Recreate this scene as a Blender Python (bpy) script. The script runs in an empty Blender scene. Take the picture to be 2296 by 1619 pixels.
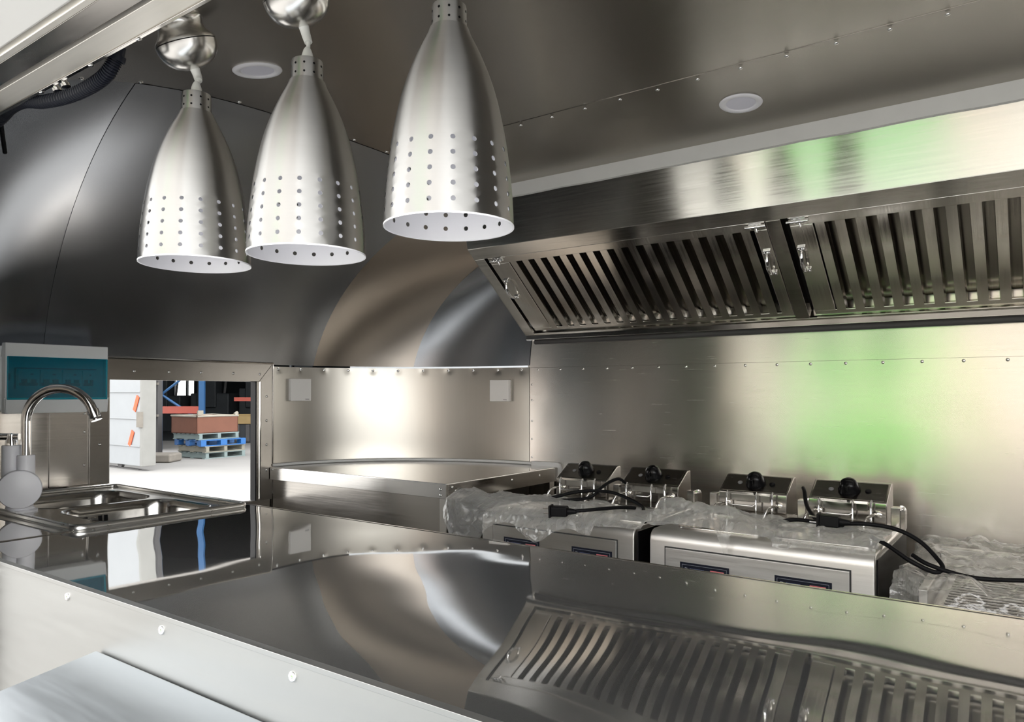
import bpy, bmesh, math, random
from mathutils import Vector, Matrix, noise

random.seed(7)
sc = bpy.context.scene
COL = sc.collection
rad = math.radians
PI = math.pi

# ------------------------------------------------------------------ camera, sky, sun, exposure
YAW = 35.8
cam_d = bpy.data.cameras.new('camera')
cam = bpy.data.objects.new('camera', cam_d)
COL.objects.link(cam)
cam.location = (0, 0, 1.18)
cam.rotation_euler = (rad(90 + 0.6), 0, rad(YAW))
cam_d.sensor_width = 36
cam_d.lens = 1650 * 36 / 2296
cam_d.shift_y = (70.5 - 1650 * math.tan(rad(0.6))) / 2296
cam_d.clip_start = 0.02
cam_d.clip_end = 400
sc.camera = cam

world = bpy.data.worlds.new('world')
sc.world = world
world.use_nodes = True
bg = world.node_tree.nodes['Background']
bg.inputs[0].default_value = (0.97, 0.97, 0.955, 1)
bg.inputs[1].default_value = 2.7

sun_d = bpy.data.lights.new('sun', 'SUN')
sun_d.energy = 2.5
sun_d.angle = rad(25)
sun_d.color = (1.0, 0.95, 0.88)
sun = bpy.data.objects.new('sun', sun_d)
COL.objects.link(sun)
sun.rotation_euler = (rad(-28), rad(-24), 0)

vs = sc.view_settings
vs.view_transform = 'Standard'
vs.look = 'None'
vs.exposure = 1.0
vs.gamma = 1
vs.use_curve_mapping = False
sc.cycles.max_bounces = 14
sc.cycles.glossy_bounces = 10
sc.cycles.transparent_max_bounces = 16
sc.cycles.sample_clamp_indirect = 6

# ------------------------------------------------------------------ materials
MATS = {}


def new_mat(name):
    m = bpy.data.materials.new(name)
    m.use_nodes = True
    nt = m.node_tree
    b = nt.nodes['Principled BSDF']
    MATS[name] = m
    return m, nt, b


def plain(name, col, rough=0.5, metal=0.0, spec=0.5, var=0.0, scale=20.0, coat=0.0):
    m, nt, b = new_mat(name)
    b.inputs['Roughness'].default_value = rough
    b.inputs['Metallic'].default_value = metal
    b.inputs['Specular IOR Level'].default_value = spec
    b.inputs['Coat Weight'].default_value = coat
    tc = nt.nodes.new('ShaderNodeTexCoord')
    n = nt.nodes.new('ShaderNodeTexNoise')
    n.inputs['Scale'].default_value = scale
    n.inputs['Detail'].default_value = 5
    nt.links.new(tc.outputs['Object'], n.inputs['Vector'])
    mx = nt.nodes.new('ShaderNodeMix')
    mx.data_type = 'RGBA'
    v = var
    mx.inputs[6].default_value = tuple(max(0, c * (1 - v)) for c in col) + (1,)
    mx.inputs[7].default_value = tuple(min(1, c * (1 + v)) for c in col) + (1,)
    nt.links.new(n.outputs['Fac'], mx.inputs[0])
    nt.links.new(mx.outputs[2], b.inputs['Base Color'])
    return m


def steel(name, col=(0.57, 0.55, 0.52), rough=0.2, aniso=0.0, tan=None, grain=(4, 4, 160), gvar=0.12,
          rvar=0.05, wave=0.0, wscale=3.0, radial=False):
    """stainless sheet: fine brushed grain in colour and roughness, slight sheet waviness as relief"""
    m, nt, b = new_mat(name)
    N, L = nt.nodes, nt.links
    b.inputs['Metallic'].default_value = 1
    tc = N.new('ShaderNodeTexCoord')
    mp = N.new('ShaderNodeMapping')
    mp.inputs['Scale'].default_value = grain
    L.new(tc.outputs['Object'], mp.inputs['Vector'])
    n = N.new('ShaderNodeTexNoise')
    n.inputs['Scale'].default_value = 1
    n.inputs['Detail'].default_value = 6
    n.inputs['Roughness'].default_value = 0.65
    L.new(mp.outputs[0], n.inputs['Vector'])
    mx = N.new('ShaderNodeMix')
    mx.data_type = 'RGBA'
    mx.inputs[6].default_value = tuple(c * (1 - gvar) for c in col) + (1,)
    mx.inputs[7].default_value = tuple(min(1, c * (1 + gvar)) for c in col) + (1,)
    L.new(n.outputs['Fac'], mx.inputs[0])
    L.new(mx.outputs[2], b.inputs['Base Color'])
    mr = N.new('ShaderNodeMapRange')
    mr.inputs['From Min'].default_value = 0.3
    mr.inputs['From Max'].default_value = 0.7
    mr.inputs['To Min'].default_value = max(0.01, rough - rvar)
    mr.inputs['To Max'].default_value = rough + rvar
    L.new(n.outputs['Fac'], mr.inputs['Value'])
    L.new(mr.outputs[0], b.inputs['Roughness'])
    b.inputs['Anisotropic'].default_value = aniso
    if radial:
        t = N.new('ShaderNodeTangent')
        t.direction_type = 'RADIAL'
        t.axis = 'Z'
        L.new(t.outputs[0], b.inputs['Tangent'])
        b.inputs['Anisotropic Rotation'].default_value = 0.25
    elif tan:
        c = N.new('ShaderNodeCombineXYZ')
        for i in range(3):
            c.inputs[i].default_value = tan[i]
        L.new(c.outputs[0], b.inputs['Tangent'])
    if wave:
        w = N.new('ShaderNodeTexNoise')
        w.inputs['Scale'].default_value = wscale
        w.inputs['Detail'].default_value = 1.5
        L.new(tc.outputs['Object'], w.inputs['Vector'])
        bp = N.new('ShaderNodeBump')
        bp.inputs['Strength'].default_value = 1
        bp.inputs['Distance'].default_value = wave
        L.new(w.outputs['Fac'], bp.inputs['Height'])
        L.new(bp.outputs[0], b.inputs['Normal'])
    return m


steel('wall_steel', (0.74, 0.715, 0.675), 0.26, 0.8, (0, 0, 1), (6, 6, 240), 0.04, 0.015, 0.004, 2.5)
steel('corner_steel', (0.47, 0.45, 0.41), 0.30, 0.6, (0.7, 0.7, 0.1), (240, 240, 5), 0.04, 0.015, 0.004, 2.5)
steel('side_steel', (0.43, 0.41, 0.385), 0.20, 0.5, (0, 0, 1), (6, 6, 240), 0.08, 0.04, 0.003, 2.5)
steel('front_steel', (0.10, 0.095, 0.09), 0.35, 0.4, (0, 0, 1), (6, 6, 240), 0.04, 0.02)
steel('window_steel', (0.27, 0.255, 0.235), 0.22, 0.4, (0, 0, 1), (6, 6, 240), 0.06, 0.03, 0.002, 3)
steel('apron_steel', (0.64, 0.63, 0.61), 0.20, 0.3, (0, 0, 1), (6, 6, 200), 0.05, 0.03, 0.002, 4)
steel('canopy_alu', (0.74, 0.73, 0.71), 0.24, 0.5, None, (3, 3, 200), 0.05, 0.03, radial=True)
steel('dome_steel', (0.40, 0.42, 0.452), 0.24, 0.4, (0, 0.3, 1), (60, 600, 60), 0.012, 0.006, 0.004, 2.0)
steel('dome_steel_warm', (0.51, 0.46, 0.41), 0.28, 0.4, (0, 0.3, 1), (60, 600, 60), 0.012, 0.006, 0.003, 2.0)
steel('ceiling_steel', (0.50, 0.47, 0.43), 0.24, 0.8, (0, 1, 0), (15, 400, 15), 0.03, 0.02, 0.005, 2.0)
steel('counter_steel', (0.74, 0.74, 0.735), 0.025, 0.0, None, (60, 6, 6), 0.02, 0.006, 0.006, 1.7)
MATS['counter_steel'].node_tree.nodes['Principled BSDF'].inputs['Metallic'].default_value = 0.955   # dust film on the polish
steel('hood_steel', (0.78, 0.76, 0.72), 0.17, 0.4, (0, 1, -0.7), (5, 5, 200), 0.06, 0.04, 0.001, 3)
steel('hood_front_steel', (0.76, 0.74, 0.69), 0.18, 0.8, (0, 0.2, 1), (5, 5, 200), 0.06, 0.04, 0.003, 2)
steel('filter_steel', (0.78, 0.755, 0.71), 0.15, 0.3, (1, 0, 0), (200, 4, 4), 0.06, 0.04)
steel('bright_steel', (0.66, 0.64, 0.61), 0.14, 0.0, None, (10, 10, 100), 0.05, 0.03, 0.001, 6)
steel('fryer_steel', (0.74, 0.725, 0.70), 0.34, 0.8, (0, 0.1, 1), (5, 5, 260), 0.09, 0.05)
steel('baffle_back_shaded', (0.30, 0.285, 0.26), 0.22, 0.3, (1, 0, 0), (200, 4, 4), 0.06, 0.04)  # filter steel darkened: recess shade of the back slats put into the colour
steel('head_steel', (0.42, 0.40, 0.375), 0.16, 0.0, None, (20, 20, 200), 0.06, 0.04)
steel('face_dark', (0.17, 0.16, 0.145), 0.24, 0.0, None, (20, 20, 200), 0.06, 0.04)
steel('sink_steel', (0.56, 0.55, 0.53), 0.16, 0.0, None, (40, 40, 40), 0.05, 0.04)
steel('rim_steel', (0.74, 0.73, 0.71), 0.3, 0.0, None, (40, 40, 40), 0.04, 0.04)
steel('lamp_alu', (0.44, 0.435, 0.425), 0.40, 0.95, None, (3, 3, 260), 0.04, 0.012, radial=True)
steel('lintel_alu', (0.90, 0.87, 0.81), 0.34, 0.3, (0, 1, 0), (4, 120, 120), 0.06, 0.05, 0.001, 5)
MATS['lintel_alu'].node_tree.nodes['Principled BSDF'].inputs['Metallic'].default_value = 0.55   # mill-finish anodised
steel('face_alu', (0.36, 0.362, 0.355), 0.42, 0.3, (0, 0.2, 1), (6, 60, 60), 0.05, 0.06, 0.001, 4)
steel('shelf_alu_skytint', (0.37, 0.395, 0.42), 0.38, 0.0, None, (6, 60, 60), 0.04, 0.05, 0.001, 4)  # slight blue in the base colour stands for reflected sky
steel('chrome', (0.80, 0.80, 0.80), 0.05, 0.0, None, (20, 20, 20), 0.02, 0.02)
plain('white_plastic', (0.88, 0.88, 0.92), 0.35, var=0.03)
plain('box_plastic', (0.80, 0.82, 0.82), 0.4, var=0.03)
plain('switch_plastic', (0.86, 0.84, 0.81), 0.4, var=0.02)
plain('sealant', (0.66, 0.66, 0.65), 0.5, var=0.06)
plain('lamp_white', (0.92, 0.92, 0.97), 0.4, var=0.01)
plain('lens_white', (0.85, 0.85, 0.96), 0.3, var=0.01)
plain('grip_plastic', (0.78, 0.79, 0.76), 0.35, var=0.02)
plain('black_rubber', (0.006, 0.006, 0.007), 0.5, spec=0.15, var=0.2)
plain('conduit_black', (0.008, 0.010, 0.018), 0.5, spec=0.25, var=0.2)
plain('black_gloss', (0.004, 0.004, 0.005), 0.22, spec=0.2, var=0.1)
plain('dark_panel', (0.012, 0.014, 0.024), 0.25, var=0.1)
plain('label_red', (0.62, 0.16, 0.18), 0.4, var=0.1)
plain('label_ink', (0.26, 0.28, 0.33), 0.5, var=0.1)
plain('label_blue_ink', (0.10, 0.13, 0.30), 0.5, var=0.1)
plain('grey_ink', (0.22, 0.22, 0.23), 0.5)
plain('breaker_white', (0.62, 0.70, 0.72), 0.5, var=0.04)
plain('breaker_blue', (0.02, 0.03, 0.12), 0.4, var=0.05)
plain('sticker_red', (0.65, 0.10, 0.03), 0.5, var=0.1)
plain('sticker_yellow', (0.75, 0.55, 0.12), 0.5, var=0.1)
plain('floor_grey', (0.42, 0.42, 0.41), 0.5, metal=0.6, var=0.1)
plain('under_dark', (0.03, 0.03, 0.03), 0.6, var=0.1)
plain('concrete', (0.23, 0.225, 0.22), 0.9, var=0.10, scale=1.5)
plain('plinth', (0.17, 0.155, 0.135), 0.9, var=0.25, scale=6)
plain('door_white', (0.25, 0.262, 0.275), 0.6, var=0.08, scale=3)
plain('door_grey', (0.20, 0.20, 0.19), 0.7, var=0.15, scale=4)
plain('tape_orange', (0.70, 0.09, 0.03), 0.6, var=0.1)
plain('column_grey', (0.085, 0.0825, 0.085), 0.7, var=0.3, scale=4)
plain('rack_blue', (0.018, 0.0765, 0.189), 0.5, var=0.12, scale=5)
plain('rack_red', (0.279, 0.054, 0.036), 0.5, var=0.12, scale=5)
plain('pallet_blue', (0.01, 0.1, 0.31), 0.45, var=0.1, scale=5)
plain('pallet_teal', (0.165, 0.21, 0.21), 0.7, var=0.12, scale=5)
plain('pallet_wood', (0.21, 0.2, 0.165), 0.8, var=0.15, scale=5)
plain('carton_brown', (0.143, 0.0578, 0.0358), 0.8, var=0.18, scale=5)
plain('paper_pale', (0.28, 0.26, 0.22), 0.8, var=0.12, scale=5)
plain('timber', (0.372, 0.264, 0.12), 0.7, var=0.15, scale=5)
plain('machine_dark', (0.035, 0.04, 0.045), 0.6, var=0.3, scale=4)
plain('shed_dark', (0.02, 0.025, 0.03), 0.8, var=0.2, scale=2)
plain('facade_pink', (0.66, 0.54, 0.47), 0.85, var=0.05, scale=1)
plain('facade_white', (0.62, 0.61, 0.59), 0.8, var=0.04)
plain('green_paint', (0.11, 0.54, 0.055), 0.5, var=0.06, scale=2)
plain('glass_dark', (0.10, 0.12, 0.13), 0.08)
plain('hatch_pale', (0.46, 0.46, 0.46), 0.5, metal=0.0, var=0.06, scale=3)


def see_through(name, tint, fac, rough, white, wscale=40.0, bump=0.0, gloss=0.42, crease=0.0):
    m, nt, b = new_mat(name)
    N, L = nt.nodes, nt.links
    N.remove(b)
    out = N['Material Output']
    tr = N.new('ShaderNodeBsdfTransparent')
    tr.inputs[0].default_value = tint + (1,)
    gl = N.new('ShaderNodeBsdfGlossy')
    gl.inputs['Roughness'].default_value = rough
    gl.inputs[0].default_value = (0.9, 0.9, 0.9, 1)
    df = N.new('ShaderNodeBsdfDiffuse')
    df.inputs[0].default_value = white + (1,)
    tl = N.new('ShaderNodeBsdfTranslucent')
    tl.inputs[0].default_value = white + (1,)
    m0 = N.new('ShaderNodeMixShader')
    m0.inputs[0].default_value = 0.4
    L.new(df.outputs[0], m0.inputs[1])
    L.new(tl.outputs[0], m0.inputs[2])
    m1 = N.new('ShaderNodeMixShader')
    m1.inputs[0].default_value = gloss
    L.new(m0.outputs[0], m1.inputs[1])
    L.new(gl.outputs[0], m1.inputs[2])
    lw = N.new('ShaderNodeLayerWeight')
    lw.inputs['Blend'].default_value = 0.35
    ma = N.new('ShaderNodeMath')
    ma.operation = 'MULTIPLY_ADD'
    ma.use_clamp = True
    ma.inputs[1].default_value = 0.65
    ma.inputs[2].default_value = fac
    L.new(lw.outputs['Facing'], ma.inputs[0])
    m2 = N.new('ShaderNodeMixShader')
    fo = ma.outputs[0]
    if crease:                      # doubled layers along folds are milkier
        tcc = N.new('ShaderNodeTexCoord')
        cn = N.new('ShaderNodeTexNoise')
        cn.noise_type = 'RIDGED_MULTIFRACTAL'
        cn.normalize = True
        cn.inputs['Scale'].default_value = 11
        cn.inputs['Detail'].default_value = 4
        cn.inputs['Distortion'].default_value = 0.6
        L.new(tcc.outputs['Object'], cn.inputs['Vector'])
        cr = N.new('ShaderNodeMapRange')
        cr.inputs['From Min'].default_value = 0.5
        cr.inputs['From Max'].default_value = 0.95
        cr.inputs['To Min'].default_value = 0.0
        cr.inputs['To Max'].default_value = crease
        L.new(cn.outputs['Fac'], cr.inputs['Value'])
        ad = N.new('ShaderNodeMath')
        ad.operation = 'ADD'
        ad.use_clamp = True
        L.new(fo, ad.inputs[0])
        L.new(cr.outputs[0], ad.inputs[1])
        fo = ad.outputs[0]
    L.new(fo, m2.inputs[0])
    L.new(tr.outputs[0], m2.inputs[1])
    L.new(m1.outputs[0], m2.inputs[2])
    L.new(m2.outputs[0], out.inputs['Surface'])
    if bump:
        tc = N.new('ShaderNodeTexCoord')
        w = N.new('ShaderNodeTexNoise')
        w.inputs['Scale'].default_value = wscale
        w.inputs['Detail'].default_value = 4
        L.new(tc.outputs['Object'], w.inputs['Vector'])
        bp = N.new('ShaderNodeBump')
        bp.inputs['Distance'].default_value = bump
        L.new(w.outputs['Fac'], bp.inputs['Height'])
        for s in (gl, df, tl, lw):
            L.new(bp.outputs[0], s.inputs['Normal'])
    return m


see_through('plastic_film', (0.97, 0.97, 0.96), 0.24, 0.12, (0.98, 0.98, 0.96), 60, 0.003, 0.26, 0.75)
see_through('plastic_wrap', (0.95, 0.95, 0.94), 0.16, 0.10, (0.92, 0.91, 0.88), 45, 0.004, 0.5, 0.45)
see_through('teal_cover', (0.03, 0.58, 0.68), 0.20, 0.08, (0.010, 0.50, 0.62), gloss=0.10)


# ------------------------------------------------------------------ mesh helpers
ROOT = {}


class G:
    def __init__(s):
        s.v, s.f, s.m = [], [], []
        s.mi = 0

    def add(s, vs_, fs):
        o = len(s.v)
        s.v += [tuple(p) for p in vs_]
        for f in fs:
            s.f.append(tuple(i + o for i in f))
            s.m.append(s.mi)
        return s

    def box(s, x0, x1, y0, y1, z0, z1):
        return s.add([(x0, y0, z0), (x1, y0, z0), (x1, y1, z0), (x0, y1, z0), (x0, y0, z1), (x1, y0, z1), (x1, y1, z1), (x0, y1, z1)],
                     [(0, 3, 2, 1), (4, 5, 6, 7), (0, 1, 5, 4), (1, 2, 6, 5), (2, 3, 7, 6), (3, 0, 4, 7)])

    def obox(s, c, ax, ay, az, hx, hy, hz):
        c, ax, ay, az = Vector(c), Vector(ax).normalized() * hx, Vector(ay).normalized() * hy, Vector(az).normalized() * hz
        p = [c + ax * i + ay * j + az * k for k in (-1, 1) for i, j in ((-1, -1), (1, -1), (1, 1), (-1, 1))]
        return s.add(p, [(0, 3, 2, 1), (4, 5, 6, 7), (0, 1, 5, 4), (1, 2, 6, 5), (2, 3, 7, 6), (3, 0, 4, 7)])

    def prism(s, poly, axis, a, b):
        """poly of 2D points extruded along axis 'x' (poly = y,z), 'y' (poly = x,z) or 'z' (poly = x,y)"""
        def P(p, t):
            return {'x': (t, p[0], p[1]), 'y': (p[0], t, p[1]), 'z': (p[0], p[1], t)}[axis]
        n = len(poly)
        return s.add([P(p, a) for p in poly] + [P(p, b) for p in poly],
                     [tuple(range(n))[::-1], tuple(range(n, 2 * n))] + [(i, (i + 1) % n, n + (i + 1) % n, n + i) for i in range(n)])

    def tube(s, pts, r, n=8, cap=True):
        pts = [Vector(p) for p in pts]
        R = r if isinstance(r, (list, tuple)) else [r] * len(pts)
        up = Vector((0, 0, 1))
        t0 = (pts[1] - pts[0]).normalized()
        if abs(t0.dot(up)) > 0.9:
            up = Vector((1, 0, 0))
        a = t0.cross(up).normalized()
        vs_, fs = [], []
        for i, p in enumerate(pts):
            t = (pts[min(i + 1, len(pts) - 1)] - pts[max(i - 1, 0)]).normalized()
            a = (a - t * a.dot(t)).normalized()
            b = t.cross(a)
            for k in range(n):
                q = 2 * PI * k / n
                vs_.append(p + (a * math.cos(q) + b * math.sin(q)) * R[i])
        for i in range(len(pts) - 1):
            for k in range(n):
                fs.append((i * n + k, i * n + (k + 1) % n, (i + 1) * n + (k + 1) % n, (i + 1) * n + k))
        if cap:
            fs.append(tuple(range(n))[::-1])
            fs.append(tuple(range((len(pts) - 1) * n, len(pts) * n)))
        return s.add(vs_, fs)

    def lathe(s, prof, c, axis=(0, 0, 1), n=32, caps=True):
        """prof = (radius, height) along axis from c"""
        ax = Vector(axis).normalized()
        a = ax.orthogonal().normalized()
        b = ax.cross(a)
        c = Vector(c)
        vs_, fs = [], []
        for r, h in prof:
            for k in range(n):
                q = 2 * PI * k / n
                vs_.append(c + ax * h + (a * math.cos(q) + b * math.sin(q)) * r)
        m = len(prof)
        for i in range(m - 1):
            for k in range(n):
                fs.append((i * n + k, i * n + (k + 1) % n, (i + 1) * n + (k + 1) % n, (i + 1) * n + k))
        if caps:
            if prof[0][0] > 1e-5:
                fs.append(tuple(range(n))[::-1])
            if prof[-1][0] > 1e-5:
                fs.append(tuple(range((m - 1) * n, m * n)))
        return s.add(vs_, fs)

    def grid(s, rows):
        n = len(rows[0])
        return s.add([p for r in rows for p in r],
                     [(i * n + k, i * n + k + 1, (i + 1) * n + k + 1, (i + 1) * n + k) for i in range(len(rows) - 1) for k in range(n - 1)])

    def build(s, name, mat, parent=None, smooth=None, bevel=0.0, seg=2, solid=0.0, local=False, fix=True, weld=True):
        me = bpy.data.meshes.new(name)
        vs_ = s.v
        if parent is not None and not local:
            inv = ROOT.get(parent.name, Matrix()).inverted()
            vs_ = [inv @ Vector(p) for p in vs_]
        me.from_pydata([tuple(p) for p in vs_], [], s.f)
        for m in (mat if isinstance(mat, (list, tuple)) else [mat]):
            me.materials.append(MATS[m])
        if isinstance(mat, (list, tuple)):
            me.polygons.foreach_set('material_index', s.m)
        if fix:
            bm = bmesh.new()
            bm.from_mesh(me)
            if weld:
                bmesh.ops.remove_doubles(bm, verts=bm.verts, dist=1e-6)
            bmesh.ops.recalc_face_normals(bm, faces=bm.faces)
            bm.to_mesh(me)
            bm.free()
        if smooth:
            me.polygons.foreach_set('use_smooth', [True] * len(me.polygons))
            me.set_sharp_from_angle(angle=rad(smooth))
        o = bpy.data.objects.new(name, me)
        COL.objects.link(o)
        if parent is not None:
            o.parent = parent
            if parent.name in ROOT:
                ROOT[o.name] = ROOT[parent.name]
        if solid:
            md = o.modifiers.new('solid', 'SOLIDIFY')
            md.thickness = solid
            md.offset = 0
            md.use_rim = False
        if bevel:
            md = o.modifiers.new('bevel', 'BEVEL')
            md.width = bevel
            md.segments = seg
            md.limit_method = 'ANGLE'
            md.angle_limit = rad(40)
            if not smooth:
                me.polygons.foreach_set('use_smooth', [True] * len(me.polygons))
                me.set_sharp_from_angle(angle=rad(50))
                md.harden_normals = True
        return o


def tag(o, label, cat, group=None, kind=None):
    o['label'] = label
    if cat:
        o['category'] = cat
    if group:
        o['group'] = group
    if kind:
        o['kind'] = kind
    return o


def thing(name, label, cat, loc=(0, 0, 0), rz=0.0, group=None):
    o = bpy.data.objects.new(name, None)
    o.empty_display_size = 0.05
    COL.objects.link(o)
    o.location = loc
    o.rotation_euler = (0, 0, rz)
    ROOT[o.name] = Matrix.Translation(loc) @ Matrix.Rotation(rz, 4, 'Z')
    return tag(o, label, cat, group)


def struct(name, g, mat, label=None, **k):
    o = g.build(name, mat, **k)
    o['kind'] = 'structure'
    if label:
        o['label'] = label
    return o


def group_struct(name, label):
    o = bpy.data.objects.new(name, None)
    COL.objects.link(o)
    o['kind'] = 'structure'
    o['label'] = label
    return o


def smooth_path(pts, n=6):
    pts = [Vector(p) for p in pts]
    out = []
    for i in range(len(pts) - 1):
        p0, p1, p2, p3 = pts[max(i - 1, 0)], pts[i], pts[i + 1], pts[min(i + 2, len(pts) - 1)]
        for k in range(n):
            t = k / n
            out.append(0.5 * ((2 * p1) + (p2 - p0) * t + (2 * p0 - 5 * p1 + 4 * p2 - p3) * t * t + (3 * p1 - p0 - 3 * p2 + p3) * t ** 3))
    out.append(pts[-1])
    return out


RIVET = None


def rivet(parent, pos, nrm, size=1.0):
    """domed rivet head sitting on a sheet, all sharing one mesh"""
    global RIVET
    if RIVET is None:
        g = G().lathe([(0.0048, 0), (0.0046, 0.0012), (0.0030, 0.0024), (0.0, 0.0029)], (0, 0, 0), n=10)
        tmp = g.build('rivet', 'chrome', smooth=60)
        RIVET = tmp.data
        bpy.data.objects.remove(tmp)
    o = bpy.data.objects.new('rivet', RIVET)
    COL.objects.link(o)
    o.parent = parent
    q = Vector((0, 0, 1)).rotation_difference(Vector(nrm).normalized())
    o.rotation_mode = 'QUATERNION'
    o.rotation_quaternion = q
    p = Vector(pos)
    if parent.name in ROOT:
        p = ROOT[parent.name].inverted() @ p
    o.location = p
    o.scale = (size,) * 3
    return o


# ------------------------------------------------------------------ trailer shell
CZ = 0.90           # counter top
BELT = 1.285        # where the domed end starts
YF, YB = 0.50, 2.36  # front (serving) wall and long back wall
XR = 2.9

def ceil_s(y):
    """barrel section of the ceiling"""
    d = min(0.93, abs(y - 1.43))
    return 1.890 - 0.295 * (1 - math.sqrt(1 - (d / 0.97) ** 2.4))


def end_x(y):      # where the ceiling sheet meets the domed end
    return -1.575 + 0.09 * ((y - 1.43) / 0.93) ** 2


# floor
struct('floor', G().box(-2.36, XR, YF, YB, -0.03, 0), 'floor_grey', 'grey metal trailer floor')

# ceiling: two sheets lapped at the rivet seam
ceil_o = group_struct('ceiling', 'curved brushed steel ceiling of riveted sheets')
YS = 1.565
for (ya, yb, off) in ((YF, YS + 0.001, 0.0), (YS, 2.02, -0.0008), (2.02, YB, 0.0)):
    rows = []
    for i in range(15):
        y = ya + (yb - ya) * i / 14
        rows.append([(end_x(y) + (XR - end_x(y)) * k / 12, y, ceil_s(y) + off) for k in range(13)])
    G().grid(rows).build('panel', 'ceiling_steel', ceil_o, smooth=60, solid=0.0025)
G().box(-1.56, XR, YS - 0.0006, YS + 0.0006, ceil_s(YS) - 0.0022, ceil_s(YS)).build('sheet_edge', 'head_steel', ceil_o)
for i in range(26):
    x = -1.40 + i * 0.097
    if x < XR - 0.1:
        rivet(ceil_o, (x, YS + 0.012, ceil_s(YS + 0.012) - 0.0055), (0, 0, -1))

# domed end of four gores between the ceiling edge and the belt line
dome_o = group_struct('wall_dome', 'domed trailer end of dark curved steel gores')


def belt_pt(s):
    """plan of the belt line, s = 0..1 key parameter; straight end between two rounded corners"""
    if s < 0.2:
        p = -PI / 2 + s / 0.2 * PI / 2
        return (-1.76 - 0.60 * math.cos(p), 0.95 + 0.45 * math.sin(p))
    if s < 0.5:
        return (-2.36, 0.95 + (s - 0.2) / 0.3 * 0.77)
    p = (s - 0.5) / 0.5 * PI / 2
    return (-1.618 - 0.742 * math.cos(p), 1.72 + 0.64 * math.sin(p))


TOPK = [(0.0, 0.50), (0.2, 0.785), (0.5, 1.72), (0.5833, 1.92), (0.783, 2.26), (1.0, 2.36)]


def top_y(s):
    for (a, ya), (b, yb) in zip(TOPK, TOPK[1:]):
        if a <= s <= b:
            return ya + (yb - ya) * (s - a) / (b - a)
    return 2.36


def dome_pt(s, t, off=0.0):
    bx, by = belt_pt(s)
    ty = top_y(s)
    tx, tz = end_x(ty), ceil_s(ty)
    h, v = 0.7 * math.sin(t * PI / 2) + 0.3 * t, 0.7 * math.cos(t * PI / 2) + 0.3 * (1 - t)
    p = Vector((tx + (bx - tx) * h, ty + (by - ty) * h, BELT + (tz - BELT) * v))
    return p + (Vector((-1.4, 1.43, 1.2)) - p).normalized() * off


SEAMS = [0.0, 0.2, 0.5833, 0.783, 1.0]
for gi in range(4):
    a, b = SEAMS[gi], SEAMS[gi + 1]
    off = (0.0, 0.0016, 0.0, 0.0016)[gi]
    ext = 0.004 if off else 0.0
    rows = []
    for i in range(25):
        t = i / 24
        rows.append([dome_pt(max(0, min(1, a - ext + (b - a + 2 * ext) * k / 24)), t, off) for k in range(25)])
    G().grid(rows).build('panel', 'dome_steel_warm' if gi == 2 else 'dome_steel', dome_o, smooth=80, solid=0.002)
for i in range(14):
    y = 0.66 + i * 0.125
    rivet(dome_o, (end_x(y) + 0.012, y, ceil_s(y) - 0.001), (0.1, 0, -1), 1.1)

# end wall with its opening, and the near rounded corner
WY0, WY1, WZ0, WZ1 = 1.124, 1.662, 0.78, 1.220
wl = group_struct('wall_left', 'steel end wall of the trailer')
g = G().box(-2.385, -2.36, 0.95, WY0, 0, BELT).box(-2.385, -2.36, WY1, 1.72, 0, BELT)
g.box(-2.385, -2.36, WY0, WY1, 0, WZ0).box(-2.385, -2.36, WY0, WY1, WZ1, BELT)
g.build('panel', 'side_steel', wl)
rows = []
for z in (0, BELT):
    rows.append([belt_pt(0.2 * k / 16) + (z,) for k in range(17)])
G().grid(rows).build('panel', 'side_steel', wl, smooth=60, solid=0.004)
G().box(-2.359, -2.3565, 0.955, 1.062, 0.90, BELT - 0.01).build('panel', 'side_steel', wl, bevel=0.0008)
for z in (0.96, 1.06, 1.115):
    rivet(wl, (-2.3565, 1.052, z), (1, 0, 0), 0.8)

# window in the end wall: mitred flat surround, chrome jamb edges
win = group_struct('window_1', 'open window with a riveted steel surround in the end wall')
FX0, FX1 = -2.359, -2.353
oy0, oy1, oz1 = WY0 - 0.058, 1.722, BELT + 0.004
for poly in ([(oy0, oz1), (oy1, oz1), (WY1, WZ1), (WY0, WZ1)], [(oy1, oz1), (oy1, WZ0), (WY1, WZ0), (WY1, WZ1)],
             [(oy0, oz1), (WY0, WZ1), (WY0, WZ0), (oy0, WZ0)]):
    G().prism(poly, 'x', FX0, FX1).build('frame', 'window_steel', win, bevel=0.0012)
G().tube([(FX1, oy0, oz1), (FX1, oy1, oz1)], 0.004, 8).build('frame_edge', 'bright_steel', win, smooth=40)
G().tube([(FX1, oy1, oz1), (FX1, oy1, 0.80)], 0.003, 8).build('frame_edge', 'bright_steel', win, smooth=40)
G().tube([(FX1, WY1 + 0.004, WZ1), (FX1, WY1 + 0.004, WZ0)], 0.004, 8).build('jamb_edge', 'chrome', win, smooth=40)
G().box(-2.395, -2.36, WY1 - 0.005, WY1 + 0.001, WZ0, WZ1).build('jamb', 'bright_steel', win)
G().box(-2.392, -2.362, WY1 - 0.009, WY1 - 0.005, WZ0, WZ1).build('gasket', 'black_rubber', win)
G().box(-2.395, -2.36, WY0 - 0.001, WY0 + 0.004, WZ0, WZ1).build('jamb', 'bright_steel', win)
for y in (1.20, 1.315, 1.43, 1.555, 1.665):
    rivet(win, (FX1, y, 1.248), (1, 0, 0))
for z in (0.89, 0.985, 1.075, 1.165):
    rivet(win, (FX1, 1.695, z), (1, 0, 0))
for z in (1.02, 1.12):
    rivet(win, (FX1, 1.095, z), (1, 0, 0))

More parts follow.
